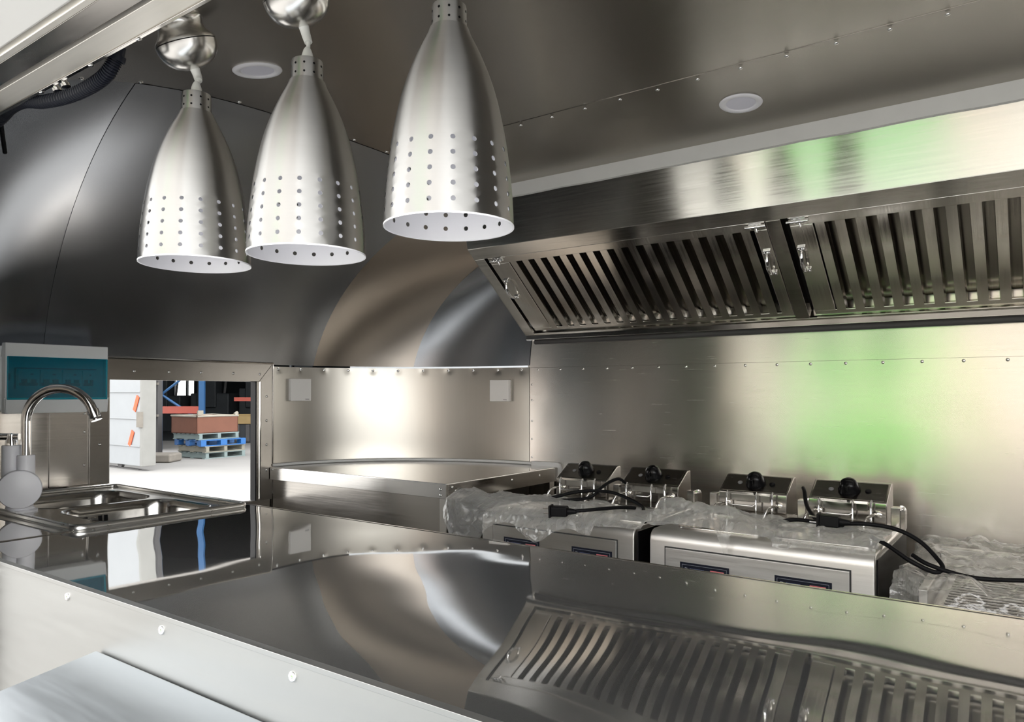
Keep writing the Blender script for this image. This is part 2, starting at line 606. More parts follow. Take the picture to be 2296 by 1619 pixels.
# rounded corner between end wall and back wall
wc = group_struct('wall_corner', 'rounded brushed steel corner wall')
rows = []
RIV = [0.03 + k * 0.094 for k in range(11)]
for z in [0, 0.6, 1.15, 1.20] + [1.222 + 0.004 * q for q in range(15)]:
    row = []
    for k in range(281):
        q = k / 280
        x, y = belt_pt(0.5 + 0.5 * q)
        p = q * PI / 2
        dent = 0.0
        for i, c in enumerate(RIV):      # the sheet is pulled in round each rivet
            d2 = ((q - c) * 1.09) ** 2 + (z - 1.268) ** 2
            dent += (0.0010 + 0.0008 * ((i * 7) % 5) / 4) * math.exp(-d2 / (2 * 0.010 ** 2))
        row.append((x - dent * math.cos(p), y + dent * math.sin(p), z))
    rows.append(row)
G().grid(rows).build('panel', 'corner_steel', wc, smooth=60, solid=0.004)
for k in range(11):
    s = 0.5 + 0.5 * (0.03 + k * 0.094)
    x, y = belt_pt(s)
    p = (s - 0.5) / 0.5 * PI / 2
    n = Vector((math.cos(p), -math.sin(p), 0))
    rivet(wc, Vector((x, y, 1.268)) + n * 0.002, n, 1.15)

# long back wall: lower sheet lapping the upper sheet at a riveted seam
wb = group_struct('wall_back', 'long brushed steel wall behind the fryers')
G().box(-1.625, XR, YB, YB + 0.03, 0, 1.75).build('panel', 'wall_steel', wb)
G().box(-1.612, XR, YB - 0.004, YB, 0, 1.276).build('panel', 'wall_steel', wb, bevel=0.001)
for i in range(24):
    x = -1.575 + i * 0.1
    if x < 0.9:
        rivet(wb, (x, YB - 0.004, 1.267), (0, -1, 0))
for z in (0.93, 1.0, 1.07, 1.15, 1.21):
    rivet(wb, (-1.604, YB - 0.004, z), (0, -1, 0), 0.9)

# right end and the front wall around the serving opening
struct('wall_right', G().box(XR, XR + 0.03, YF, YB, 0, 1.95), 'side_steel', 'far right end wall of the trailer')
OX0, OX1, OZ1 = -1.45, 2.25, 1.67
wf = group_struct('wall_front', 'serving side wall around the open hatch')
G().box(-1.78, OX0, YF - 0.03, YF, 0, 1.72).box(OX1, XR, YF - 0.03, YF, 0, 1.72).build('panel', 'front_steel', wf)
g = G().box(OX0, OX1, YF - 0.006, YF, -0.1, CZ - 0.004)
g.build('panel', 'face_alu', wf)
for i in range(10):
    rivet(wf, (-1.414 + i * 0.258, YF - 0.006, 0.882), (0, -1, 0), 1.25)

# lintel above the opening: inner lip, wide pale soffit, slot, upright hatch stop
tr = group_struct('trim_1', 'pale metal lintel of the serving hatch')
G().prism([(0.522, 1.69), (0.522, 1.677), (0.518, 1.674), (0.485, 1.676), (0.485, 1.69)], 'x', OX0 - 0.1, OX1 + 0.1).build('soffit', 'lintel_alu', tr, bevel=0.001)
G().box(OX0 - 0.1, OX1 + 0.1, 0.520, 0.526, 1.673, 1.72).build('inner_lip', 'bright_steel', tr, bevel=0.001)
G().box(OX0 - 0.1, OX1 + 0.1, 0.477, 0.485, 1.684, 1.72).build('slot', 'black_rubber', tr)
G().prism([(0.478, 1.676), (0.438, 1.669), (0.436, 1.70), (0.478, 1.70)], 'x', OX0 - 0.1, OX1 + 0.1).build('hatch_stop', 'side_steel', tr, bevel=0.0015)
G().prism([(0.436, 1.667), (0.424, 1.664), (0.424, 1.70), (0.436, 1.70)], 'x', OX0 - 0.1, OX1 + 0.1).build('stop_edge', 'lintel_alu', tr, bevel=0.0015)
for x, y in ((-1.33, 0.53), (-1.16, 0.53), (-1.02, 0.53), (-0.80, 0.53)):
    rivet(tr, (x, 0.524, 1.673), (0, 0.3, -1), 0.9)

# pale strip sealing hood and ceiling
g = G()
rows = []
for i in range(60):
    x = -1.60 + i * 0.065
    w = 0.0035 * noise.noise(Vector((x * 7, 0, 0)))
    rows.append([(x, 1.926, 1.858), (x, 1.928, 1.845), (x, 1.935, 1.818 + w), (x, 1.943, 1.816 + w)])
g.grid(rows)
struct('trim_2', g, 'sealant', 'pale sealing strip between ceiling and hood', smooth=60)

# ------------------------------------------------------------------ open hatch lid above
h = thing('hatch_lid', 'pale hatch lid raised outward above the serving opening', 'hatch', (0, 0.415, 1.69))
y0, z0 = 0.418, 1.668
d = Vector((0, -math.cos(rad(42)), math.sin(rad(42))))
u = Vector((0, d.z, -d.y))
c = Vector((-0.05, y0, z0)) + d * 0.40 + u * 0.012
G().obox(c, (1, 0, 0), d, u, 1.42, 0.40, 0.012).build('lid_panel', 'hatch_pale', h, bevel=0.002)
for x in (-1.44, 1.34):
    c2 = Vector((x, y0, z0)) + d * 0.40 - u * 0.012
    G().obox(c2, (1, 0, 0), d, u, 0.025, 0.39, 0.012).build('lid_rail', 'lintel_alu', h, bevel=0.002)
c2 = Vector((-0.05, y0, z0)) + d * 0.785 - u * 0.012
G().obox(c2, (1, 0, 0), d, u, 1.41, 0.015, 0.012).build('lid_rail', 'lintel_alu', h, bevel=0.002)

# ------------------------------------------------------------------ black corrugated conduit
path = smooth_path([(-1.86, 0.545, 1.668), (-1.72, 0.545, 1.672), (-1.56, 0.542, 1.682), (-1.50, 0.54, 1.690), (-1.436, 0.538, 1.686), (-1.36, 0.537, 1.668),
                    (-1.27, 0.538, 1.656), (-1.20, 0.54, 1.655), (-1.155, 0.545, 1.666), (-1.135, 0.55, 1.69)], 40)
rr = [0.0112 if i % 4 in (1, 2) else 0.0092 for i in range(len(path))]
cd = thing('conduit', 'black corrugated cable conduit sagging under the hatch lintel', 'conduit', path[len(path) // 2])
G().tube(path, rr, 10).build('hose', 'conduit_black', cd, smooth=30)
G().lathe([(0.013, 0), (0.013, 0.008), (0.010, 0.008), (0.010, 0.022)], (-1.137, 0.549, 1.683), (0.25, 0.1, 0.9), 14).build('gland', 'conduit_black', cd, smooth=40)
for x in (-1.262, -1.292):
    G().lathe([(0.0045, 0), (0.0045, 0.012), (0.007, 0.013), (0.007, 0.018)], (x, 0.527, 1.684), (0.2, 0.25, -1), 10).build('clamp_screw', 'chrome', cd, smooth=40)
st = thing('gas_strut', 'thin dark stay rod at the left end of the hatch', 'stay', (-1.5, 0.52, 1.62))
G().tube([(-1.50, 0.515, 1.74), (-1.62, 0.575, 1.642)], 0.004, 8).build('rod', 'black_rubber', st, smooth=40)
G().lathe([(0.008, 0), (0.008, 0.012), (0.005, 0.014)], (-1.497, 0.513, 1.742), (0, 0, 1), 10).build('stay_end', 'chrome', st, smooth=40)

# ------------------------------------------------------------------ serving counter
ct = thing('serving_counter', 'long mirror-polished steel counter under the hanging lamps', 'counter', (0, 0.8, 0))
SX = -1.585
rows = []
NX, NY = 75, 14
for j in range(NY + 1):
    y = YF + (1.11 - YF) * j / NY
    rows.append([(SX + (2.4 - SX) * i / NX, y,
                  CZ + (0.0011 * noise.noise(Vector((i * 0.19, j * 0.16, 3.1))) if 0 < j < NY else 0)) for i in range(NX + 1)])
G().grid(rows).build('worktop', 'counter_steel', ct, smooth=80)
G().prism([(YF - 0.007, CZ + 0.001), (YF + 0.004, CZ + 0.001), (YF + 0.004, CZ - 0.002), (YF - 0.006, CZ - 0.004), (YF - 0.006, CZ - 0.005), (YF - 0.007, CZ - 0.005)], 'x', -1.445, 2.25).build('front_edge', 'face_alu', ct, bevel=0.0008)
G().prism([(1.106, CZ + 0.0008), (1.114, CZ + 0.0008), (1.114, CZ - 0.04), (1.106, CZ - 0.04)], 'x', -2.355, 2.4).build('back_edge', 'bright_steel', ct, bevel=0.0015)
G().prism([(-1.70, YF), (SX, YF), (SX, 0.69), (-1.98, 0.69), (-1.98, 0.60), (-1.70, 0.60)], 'z', CZ - 0.004, CZ).build('worktop', 'counter_steel', ct)
G().prism([(-2.30, 0.82), (-2.22, 0.82), (-2.22, 1.075), (SX, 1.075), (SX, 1.108), (-2.35, 1.108), (-2.35, 1.0), (-2.30, 1.0)], 'z', CZ - 0.004, CZ).build('worktop', 'counter_steel', ct)
G().box(SX - 0.006, SX + 0.004, YF, 0.685, CZ, CZ + 0.002).build('joint_strip', 'bright_steel', ct, bevel=0.0008)
G().box(-2.35, 2.4, 1.085, 1.10, 0.02, CZ - 0.04).box(-1.66, 2.4, 0.51, 0.52, 0.02, CZ - 0.04).box(2.39, 2.4, 0.52, 1.085, 0.02, CZ - 0.04).build('cabinet', 'fryer_steel', ct)

# fold-down shelf outside
sh = thing('serving_shelf', 'pale fold-down serving shelf hanging below the counter front', 'shelf', (0.1, 0.49, 0.82))
d = Vector((0, -math.cos(rad(8.5)), -math.sin(rad(8.5))))
u = Vector((0, d.z, -d.y))
c = Vector((0.12, 0.491, 0.825)) + d * 0.19 - u * 0.009
G().obox(c, (1, 0, 0), d, u, 1.18, 0.19, 0.009).build('shelf_board', 'shelf_alu_skytint', sh, bevel=0.003)
G().tube([(-1.0, 0.489, 0.808), (1.25, 0.489, 0.808)], 0.005, 8).build('hinge', 'bright_steel', sh, smooth=40)
for x in (-0.9, 1.1):
    G().tube([(x, 0.49, 0.70), (x, 0.25, 0.775)], 0.006, 8).build('bracket', 'bright_steel', sh, smooth=40)

# ------------------------------------------------------------------ sink
sk = thing('sink', 'double bowl steel sink set into the left end of the counter', 'sink', (-1.94, 0.88, CZ))
PX0, PX1, PY0, PY1 = -2.215, -1.575, 0.688, 1.078
PZ = CZ + 0.003


def rrect(x0, x1, y0, y1, r, n=6):
    pts = []
    for cx, cy, a0 in ((x1 - r, y1 - r, 0), (x0 + r, y1 - r, 90), (x0 + r, y0 + r, 180), (x1 - r, y0 + r, 270)):
        for k in range(n + 1):
            a = rad(a0 + 90 * k / n)
            pts.append((cx + r * math.cos(a), cy + r * math.sin(a)))
    return pts


BOWLS = [(-1.875, -1.615, 0.765, 1.035), (-2.155, -1.90, 0.765, 1.035)]
bm = bmesh.new()
edges = []
for loop in [rrect(PX0, PX1, PY0, PY1, 0.02)] + [rrect(*b, 0.06) for b in BOWLS]:
    vv = [bm.verts.new((x + 1.94, y - 0.88, PZ - CZ)) for x, y in loop]
    edges += [bm.edges.new((vv[i], vv[(i + 1) % len(vv)])) for i in range(len(vv))]
bmesh.ops.triangle_fill(bm, use_beauty=True, edges=edges)
me = bpy.data.meshes.new('sink_plate')
bmesh.ops.recalc_face_normals(bm, faces=bm.faces)
bm.to_mesh(me)
bm.free()
me.materials.append(MATS['sink_steel'])
o = bpy.data.objects.new('sink_plate', me)
COL.objects.link(o)
o.parent = sk
for b in BOWLS:
    g = G()
    x0, x1, y0, y1 = b
    loops = []
    for ins, dz, r in ((-0.001, 0.001, 0.061), (0.003, -0.003, 0.058), (0.006, -0.02, 0.056), (0.012, -0.14, 0.05), (0.022, -0.155, 0.045), (0.05, -0.165, 0.03)):
        loops.append([(x, y, PZ + dz) for x, y in rrect(x0 + ins, x1 - ins, y0 + ins, y1 - ins, r)])
    n = len(loops[0])
    vv = [p for l in loops for p in l]
    fs = [(i * n + k, i * n + (k + 1) % n, (i + 1) * n + (k + 1) % n, (i + 1) * n + k) for i in range(len(loops) - 1) for k in range(n)]
    fs.append(tuple(range((len(loops) - 1) * n, len(loops) * n)))
    g.add(vv, fs).build('bowl', 'sink_steel', sk, smooth=50)
# raised bead round the plate
bead = [(x, y, PZ + 0.003) for x, y in rrect(PX0, PX1, PY0, PY1, 0.02)]
G().tube(bead + bead[:2], 0.0075, 8, cap=False).build('rim', 'rim_steel', sk, smooth=60)
ov = G().lathe([(0.0, 0.004), (0.009, 0.004), (0.010, 0.001), (0.010, -0.001)], (-1.866, 0.855, 0.868), (1, 0, 0), 16).build('overflow', 'chrome', sk, smooth=40)
for yy, a in ((0.855 - 0.030, 1), (0.855 - 0.017, 1), (0.855 + 0.017, 1), (0.855 + 0.030, 1)):
    G().box(-1.868, -1.8655, yy - 0.004, yy + 0.004, 0.858, 0.880).build('overflow_slot', 'black_rubber', sk, bevel=0.001)

# ------------------------------------------------------------------ faucet (instant heater tap)
fc = thing('faucet', 'white heater tap with round disc body and chrome gooseneck spout', 'faucet', (-1.935, 0.722, PZ))
bx, by = -1.935, 0.722
G().lathe([(0.036, 0), (0.036, 0.004), (0.030, 0.006), (0.0275, 0.012), (0.0275, 0.055)], (bx, by, PZ), n=28).build('base', 'white_plastic', fc, smooth=40)
ax = Vector((0.93, -0.36, 0)).normalized()
cc = Vector((bx, by, 0.957))
G().lathe([(0.024, -0.075), (0.027, -0.065), (0.031, -0.03), (0.034, 0.010)], cc, ax, 28).build('heater_body', 'white_plastic', fc, smooth=40)
G().lathe([(0.034, 0.008), (0.043, 0.015), (0.0445, 0.019), (0.0445, 0.031), (0.043, 0.035), (0.040, 0.0362), (0.0, 0.037)], cc, ax, 40).build('disc_cap', 'white_plastic', fc, smooth=40)
rt = Vector((0.811, 0.585, 0))
sp = cc + rt * 0.014 + Vector((0, 0, 0))
G().lathe([(0.0185, 0.02), (0.0185, 0.075), (0.0175, 0.077), (0.012, 0.077)], sp, n=24).build('spout_collar', 'white_plastic', fc, smooth=40)
lv = cc - rt * 0.020
G().lathe([(0.0195, 0.02), (0.0195, 0.098), (0.0185, 0.10), (0.010, 0.10)], lv, n=24).build('valve_collar', 'white_plastic', fc, smooth=40)
G().lathe([(0.013, 0.10), (0.013, 0.108), (0.009, 0.118), (0.009, 0.126), (0.0, 0.128)], lv, n=16).build('valve_stem', 'chrome', fc, smooth=40)
l0 = lv + Vector((0, 0, 0.120))
g = G()
hp = smooth_path([l0 + rt * 0.018, l0, l0 - rt * 0.03 + Vector((0, 0, 0.001)), l0 - rt * 0.045 + Vector((0, 0, 0.012)), l0 - rt * 0.075 + Vector((0, 0, 0.016))], 5)
g.tube(hp, [0.0075] * 6 + [0.008] * (len(hp) - 6), 10).build('lever', 'chrome', fc, smooth=50)
spts = [sp + Vector((0, 0, 0.07)), sp + Vector((0, 0, 0.10)), sp + Vector((0, 0, 0.150))]
R = 0.080
top = sp + Vector((0, 0, 0.158))
sd = Vector((0.82, 0.57, 0)).normalized()
for k in range(15):
    a = rad(180 - k * 11.6)
    spts.append(top + sd * (R + R * math.cos(a)) + Vector((0, 0, R * 0.93 * math.sin(a))))
spts = smooth_path(spts, 3)
G().tube(spts, 0.0108, 16).build('spout', 'chrome', fc, smooth=50)
e = spts[-1]
dirn = (spts[-1] - spts[-2]).normalized()
G().lathe([(0.0125, -0.002), (0.0125, 0.016), (0.0118, 0.018), (0.0125, 0.019), (0.0125, 0.024), (0.009, 0.024)], e, dirn, 18).build('aerator', 'chrome', fc, smooth=40)
lb = cc - ax * 0.05 - Vector((0, 0, 0.0)) + Vector((0.32, -0.25, 0)).normalized() * 0.0
for dz, m_ in ((0.010, 'sticker_red'), (0.000, 'sticker_yellow'), (-0.012, 'grey_ink')):
    side = Vector((-ax.y, ax.x, 0)) * -1
    pc = cc - ax * 0.050 + side * 0.0295 + Vector((0, 0, dz))
    G().obox(pc, ax, side, (0, 0, 1), 0.009, 0.0016, 0.0045).build('sticker', m_, fc)

# ------------------------------------------------------------------ electrical box on the end wall
eb = thing('breaker_box', 'white electrical breaker box with teal see-through cover on end wall', 'breaker box', (-2.35, 0.95, 1.22))
G().box(-2.356, -2.30, 0.795, 1.078, 1.128, 1.308).build('housing', 'box_plastic', eb, bevel=0.004)
g = G()
a0, a1, b0, b1 = 0.812, 1.082, 1.122, 1.316
g.box(-2.30, -2.276, a0, a1, 1.278, b1).box(-2.30, -2.276, a0, a1, b0, 1.163).box(-2.30, -2.276, a0, a0 + 0.008, 1.163, 1.278).box(-2.30, -2.276, a1 - 0.006, a1, 1.163, 1.278)
g.build('cover_frame', 'box_plastic', eb, bevel=0.002)
G().box(-2.30, -2.296, a0 + 0.008, a1 - 0.006, 1.163, 1.278).build('backplate', 'breaker_white', eb)
G().box(-2.2775, -2.272, a0 + 0.004, a1 - 0.002, 1.160, 1.279).build('cover_window', 'teal_cover', eb, bevel=0.002)
for y_, w_ in ((0.848, 0.054), (0.904, 0.055), (0.962, 0.052), (1.016, 0.034)):
    br = G().box(-2.296, -2.288, y_, y_ + w_, 1.198, 1.244).build('breaker', 'breaker_white', eb, bevel=0.001)
    G().box(-2.288, -2.286, y_ + 0.002, y_ + w_ - 0.006, 1.199, 1.207).build('lever_bar', 'breaker_blue', br)
    for q in (0.12, 0.55):
        G().box(-2.288, -2.282, y_ + w_ * q, y_ + w_ * (q + 0.26), 1.205, 1.217).build('lever', 'breaker_blue', br, bevel=0.001)
    G().box(-2.2885, -2.2875, y_ + w_ * 0.55, y_ + w_ * 0.7, 1.229, 1.233).build('mark', 'breaker_blue', br)
G().box(-2.296, -2.2865, 0.842, 1.054, 1.246, 1.249).build('slot_edge', 'breaker_blue', eb)
G().box(-2.296, -2.2865, 0.840, 0.8425, 1.190, 1.249).build('slot_edge', 'breaker_blue', eb)
G().box(-2.296, -2.294, 0.8255, 0.831, 1.213, 1.232).build('mark', 'breaker_blue', eb)

# ------------------------------------------------------------------ blank switch plates on the corner wall
def plate(phi, zc, lab):
    x, y = -1.618 - 0.742 * math.cos(rad(phi)), 1.72 + 0.64 * math.sin(rad(phi))
    n = Vector((math.cos(rad(phi)) / 0.742, -math.sin(rad(phi)) / 0.64, 0)).normalized()
    t = Vector((-n.y, n.x, 0))
    p = thing('wall_plate', lab, 'socket', (x, y, zc), 0, 'white socket plates on the corner wall')
    c = Vector((x, y, zc))
    G().obox(c + n * 0.007, t, n, (0, 0, 1), 0.043, 0.007, 0.043).build('back_box', 'switch_plastic', p, bevel=0.003)
    G().obox(c + n * 0.017, t, n, (0, 0, 1), 0.0425, 0.003, 0.0425).build('cover_plate', 'switch_plastic', p, bevel=0.0015)
    G().obox(c + n * 0.0202 + t * 0.026 - Vector((0, 0, 0.036)), t, n, (0, 0, 1), 0.008, 0.0003, 0.0012).build('mark', 'grey_ink', p)


plate(10.5, 1.190, 'white square socket plate beside the window surround')
plate(80, 1.187, 'white square socket plate in the corner beside the long wall')

# ------------------------------------------------------------------ corner work table
tb = thing('corner_table', 'steel work table fitted into the rounded corner', 'table', (-1.95, 2.0, 0))
TZ = 0.90
outline = [(-2.352, 1.712), (-1.482, 1.712), (-1.482, 2.352)]
arc = []
for k in range(25):
    p = rad(90 - 90 * k / 24)
    arc.append((-1.618 - 0.734 * math.cos(p), 1.72 + 0.632 * math.sin(p)))
top_poly = outline + arc
G().prism(top_poly, 'z', TZ - 0.012, TZ).build('table_top', 'bright_steel', tb, bevel=0.002)
G().box(-2.35, -1.482, 1.708, 1.716, TZ - 0.046, TZ - 0.002).build('front_apron', 'apron_steel', tb, bevel=0.001)
G().box(-1.486, -1.478, 1.716, 2.35, TZ - 0.052, TZ - 0.002).build('side_apron', 'head_steel', tb, bevel=0.001)
G().box(-2.35, -1.515, 1.722, 1.730, 0.06, TZ - 0.046).build('front_panel', 'side_steel', tb)
G().box(-1.516, -1.485, 1.716, 1.746, 0, TZ - 0.046).build('leg', 'bright_steel', tb, bevel=0.002)
G().box(-1.516, -1.485, 2.30, 2.33, 0, TZ - 0.05).build('leg', 'bright_steel', tb, bevel=0.002)
G().box(-2.0, -1.55, 1.80, 2.25, 0.30, 0.32).build('undershelf', 'side_steel', tb, bevel=0.002)
up_ = [(x, y, TZ + 0.006) for x, y in arc]
G().tube([(-1.50, 2.352, TZ + 0.006)] + up_, 0.006, 8).build('seal_bead', 'sealant', tb, smooth=60)
G().prism([(-1.60, TZ - 0.002), (-1.485, TZ - 0.002), (-1.485, TZ - 0.05), (-1.468, TZ - 0.05), (-1.466, TZ - 0.002), (-1.470, TZ + 0.010), (-1.480, TZ + 0.016), (-1.60, TZ + 0.016)], 'y', 2.342, 2.355).build('upstand', 'sealant', tb, bevel=0.002)
for (x, y, z, n) in ((-1.502, 1.708, TZ - 0.018, (0, -1, 0)), (-1.502, 1.708, TZ - 0.036, (0, -1, 0)), (-1.478, 1.735, TZ - 0.012, (1, 0, 0)), (-1.478, 1.735, TZ - 0.036, (1, 0, 0)),
                     (-1.478, 1.752, TZ - 0.024, (1, 0, 0)), (-1.478, 2.05, TZ - 0.02, (1, 0, 0)), (-1.478, 2.22, TZ - 0.02, (1, 0, 0))):
    rivet(tb, (x, y, z), n, 0.9)

# ------------------------------------------------------------------ extractor hood
hd = thing('extractor_hood', 'long stainless extractor hood along the back wall', 'extractor hood', (0.1, 2.2, 1.6))
HX0, HX1 = -1.618, 2.85
P0 = Vector((0, 1.979, 1.675))
P1 = Vector((0, 2.336, 1.397))
sdir = (P1 - P0).normalized()
SL = (P1 - P0).length
nrm = Vector((0, sdir.z, -sdir.y)).normalized()   # outward, down and toward the aisle
if nrm.y > 0:
    nrm = -nrm


def hp_(x, s, d=0.0):
    return Vector((x, 0, 0)) + P0 + sdir * s + nrm * d


def hbox(g, x0, x1, s0, s1, d0, d1):
    return g.obox(hp_((x0 + x1) / 2, (s0 + s1) / 2, (d0 + d1) / 2), (1, 0, 0), sdir, nrm, abs(x1 - x0) / 2, abs(s1 - s0) / 2, abs(d1 - d0) / 2)


G().prism([(1.979, 1.675), (1.938, 1.845), (1.943, 1.846), (1.984, 1.676)], 'x', HX0, HX1).build('front_panel', 'hood_front_steel', hd, bevel=0.001)
G().box(HX0, HX0 + 0.004, 1.984, 2.356, 1.675, 1.80).prism([(1.979, 1.675), (2.336, 1.397), (2.356, 1.397), (2.356, 1.675)], 'x', HX0, HX0 + 0.004).build('side_panel', 'hood_steel', hd)
fr = G()
hbox(fr, HX0, HX1, 0.0, 0.050, -0.010, 0.0)
fr.build('top_frame', 'hood_steel', hd, bevel=0.0015)
fr = G()
hbox(fr, HX0, HX0 + 0.042, 0.050, SL, -0.010, 0.0)
fr.build('left_frame', 'hood_steel', hd, bevel=0.0015)
fr = G()
hbox(fr, HX0 + 0.042, HX1, SL - 0.012, SL, -0.010, 0.0)
fr.build('bottom_frame', 'hood_steel', hd, bevel=0.0015)
fr = G()
hbox(fr, -0.609, -0.569, 0.050, SL - 0.012, -0.034, 0.001)
fr.build('mullion', 'head_steel', hd, bevel=0.0015)
fr = G()
hbox(fr, HX0 + 0.005, HX1, 0.0, SL, -0.062, -0.060)
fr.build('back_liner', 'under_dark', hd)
G().prism([(2.334, 1.402), (2.332, 1.383), (2.338, 1.380), (2.356, 1.380), (2.356, 1.402)], 'x', HX0 + 0.002, HX1).build('grease_trough', 'bright_steel', hd, bevel=0.001)
tp = [(HX0 + 0.032, 2.348, 1.3725), (HX0 + 0.036, 2.346, 1.3725), (HX1, 2.346, 1.3725)]
G().tube(tp, [0.004, 0.0085, 0.0085], 12).build('drip_bar', 'column_grey', hd, smooth=50)


SLAT_F = SLAT_B = None


def baffle_filter(x0, x1, lab, handles, latches, first):
    """removable baffle filter lying in the hood slope"""
    global SLAT_F, SLAT_B
    base = hp_((x0 + x1) / 2, SL - 0.02, -0.02)
    t = thing('baffle_filter', lab, 'grease filter', base, 0, 'baffle filters in the hood')
    S0, S1 = 0.052, SL - 0.020
    g = G()
    hbox(g, x0, x1, S0, S0 + 0.030, -0.012, -0.004)
    g.build('top_rail', 'filter_steel', t, bevel=0.002)
    g = G()
    hbox(g, x0, x1, S1 - 0.016, S1, -0.014, -0.006)
    g.build('bottom_rail', 'filter_steel', t, bevel=0.002)
    for xa, xb in ((x0, first - 0.0165), (x1 - 0.035, x1)):
        g = G()
        hbox(g, xa, xb, S0 + 0.030, S1 - 0.016, -0.012, -0.004)
        g.build('side_rail', 'filter_steel', t, bevel=0.002)
    a, b = S0 + 0.028, S1 - 0.012
    if SLAT_F is None:
        def chan(w, lip, sgn, d, mt):
            gg = G()
            th = 0.0012
            hw = w / 2
            pr = [(-hw - lip * 0.15, d - sgn * lip), (-hw, d), (hw, d), (hw + lip * 0.15, d - sgn * lip),
                  (hw + lip * 0.15 - th, d - sgn * lip), (hw - th, d - sgn * th), (-hw + th, d - sgn * th), (-hw - lip * 0.15 + th, d - sgn * lip)]
            v0 = [sdir * a + Vector((x, 0, 0)) + nrm * z for x, z in pr]
            v1 = [sdir * b + Vector((x, 0, 0)) + nrm * z for x, z in pr]
            n = 8
            quads = [(0, 1, 6, 7), (1, 2, 5, 6), (2, 3, 4, 5)]
            fs = [(i, (i + 1) % n, n + (i + 1) % n, n + i) for i in range(n)]
            fs += [q[::-1] for q in quads] + [tuple(k + n for k in q) for q in quads]
            gg.add(v0 + v1, fs)
            oo = gg.build('baffle', mt)
            mm = oo.data
            bpy.data.objects.remove(oo)
            return mm
        SLAT_F = chan(0.0245, 0.016, 1, -0.005, 'filter_steel')
        SLAT_B = chan(0.034, 0.012, -1, -0.046, 'baffle_back_shaded')
    x = first
    loc0 = P0 - Vector(base)
    while x < x1 - 0.045:
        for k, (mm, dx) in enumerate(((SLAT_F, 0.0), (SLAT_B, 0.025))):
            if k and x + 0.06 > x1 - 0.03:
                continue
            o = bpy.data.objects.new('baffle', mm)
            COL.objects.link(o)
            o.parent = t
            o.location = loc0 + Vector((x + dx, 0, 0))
        x += 0.05
    for hx, hs in handles:
        q0, q1 = hs, hs + 0.075
        pts = smooth_path([hp_(hx, q0, 0.002), hp_(hx, q0 + 0.006, 0.012), hp_(hx, q0 + 0.026, 0.022), hp_(hx, q0 + 0.049, 0.022), hp_(hx, q1 - 0.006, 0.012), hp_(hx, q1, 0.002)], 4)
        hh = G().tube(pts, [0.0035 + 0.0030 * math.sin(PI * i / (len(pts) - 1)) for i in range(len(pts))], 10).build('handle', 'chrome', t, smooth=60)
        for qq in (q0 - 0.004, q1 + 0.004):
            g = G()
            hbox(g, hx - 0.011, hx + 0.011, qq - 0.007, qq + 0.007, -0.005, 0.002)
            g.build('handle_foot', 'chrome', hh, bevel=0.002)
            for sx in (-0.0065, 0.0065):
                G().lathe([(0.0035, 0), (0.003, 0.002), (0, 0.003)], hp_(hx + sx, qq, 0.002), nrm, 8).build('screw', 'chrome', hh, smooth=60)
    for lx, sg in latches:
        s_ = 0.061
        g = G()
        hbox(g, lx - 0.018, lx + 0.018, s_ - 0.008, s_ + 0.008, -0.005, -0.001)
        la = g.build('latch', 'chrome', t, bevel=0.001)
        G().tube([hp_(lx - 0.026 * sg, s_, 0.004), hp_(lx + 0.030 * sg, s_, 0.004)], 0.0038, 10).build('bolt', 'chrome', la, smooth=50)
        for q in (-0.014, -0.002, 0.013):
            G().tube([hp_(lx + q - 0.003, s_, 0.004), hp_(lx + q + 0.003, s_, 0.004)], 0.0062, 10).build('collar', 'chrome', la, smooth=50)
        G().lathe([(0.0025, 0), (0.0025, 0.010), (0.0042, 0.012), (0, 0.016)], hp_(lx + 0.004, s_ + 0.004, 0.004), sdir + nrm * 0.4, 8).build('bolt_knob', 'chrome', la, smooth=60)


baffle_filter(-1.566, -0.612, 'baffle grease filter at the left end of the hood, three pale slats first',
              [(-1.545, 0.165), (-0.631, 0.165)], [(-1.525, -1), (-0.640, 1)], -1.497 + 0.025)
baffle_filter(-0.552, 0.375, 'baffle grease filter right of the dark hood mullion', [(-0.537, 0.165), (0.345, 0.165)], [(-0.525, -1), (0.335, 1)], -0.512 + 0.047 - 0.025 + 0.014)
baffle_filter(0.395, 1.30, 'baffle grease filter farthest along the hood, beyond the second one', [(0.412, 0.165)], [], 0.46)

# ------------------------------------------------------------------ fryers
st_ = thing('fryer_stand', 'low steel stand carrying the fryers, hidden behind the counter', 'stand', (-0.5, 2.0, 0))
G().box(-1.42, 0.80, 1.73, 2.33, 0.47, 0.50).build('stand_top', 'fryer_steel', st_, bevel=0.002)
for x in (-1.40, -0.30, 0.78):
    for y in (1.75, 2.31):
        G().box(x - 0.018, x + 0.018, y - 0.018, y + 0.018, 0, 0.47).build('leg', 'fryer_steel', st_)

DZ = 0.828


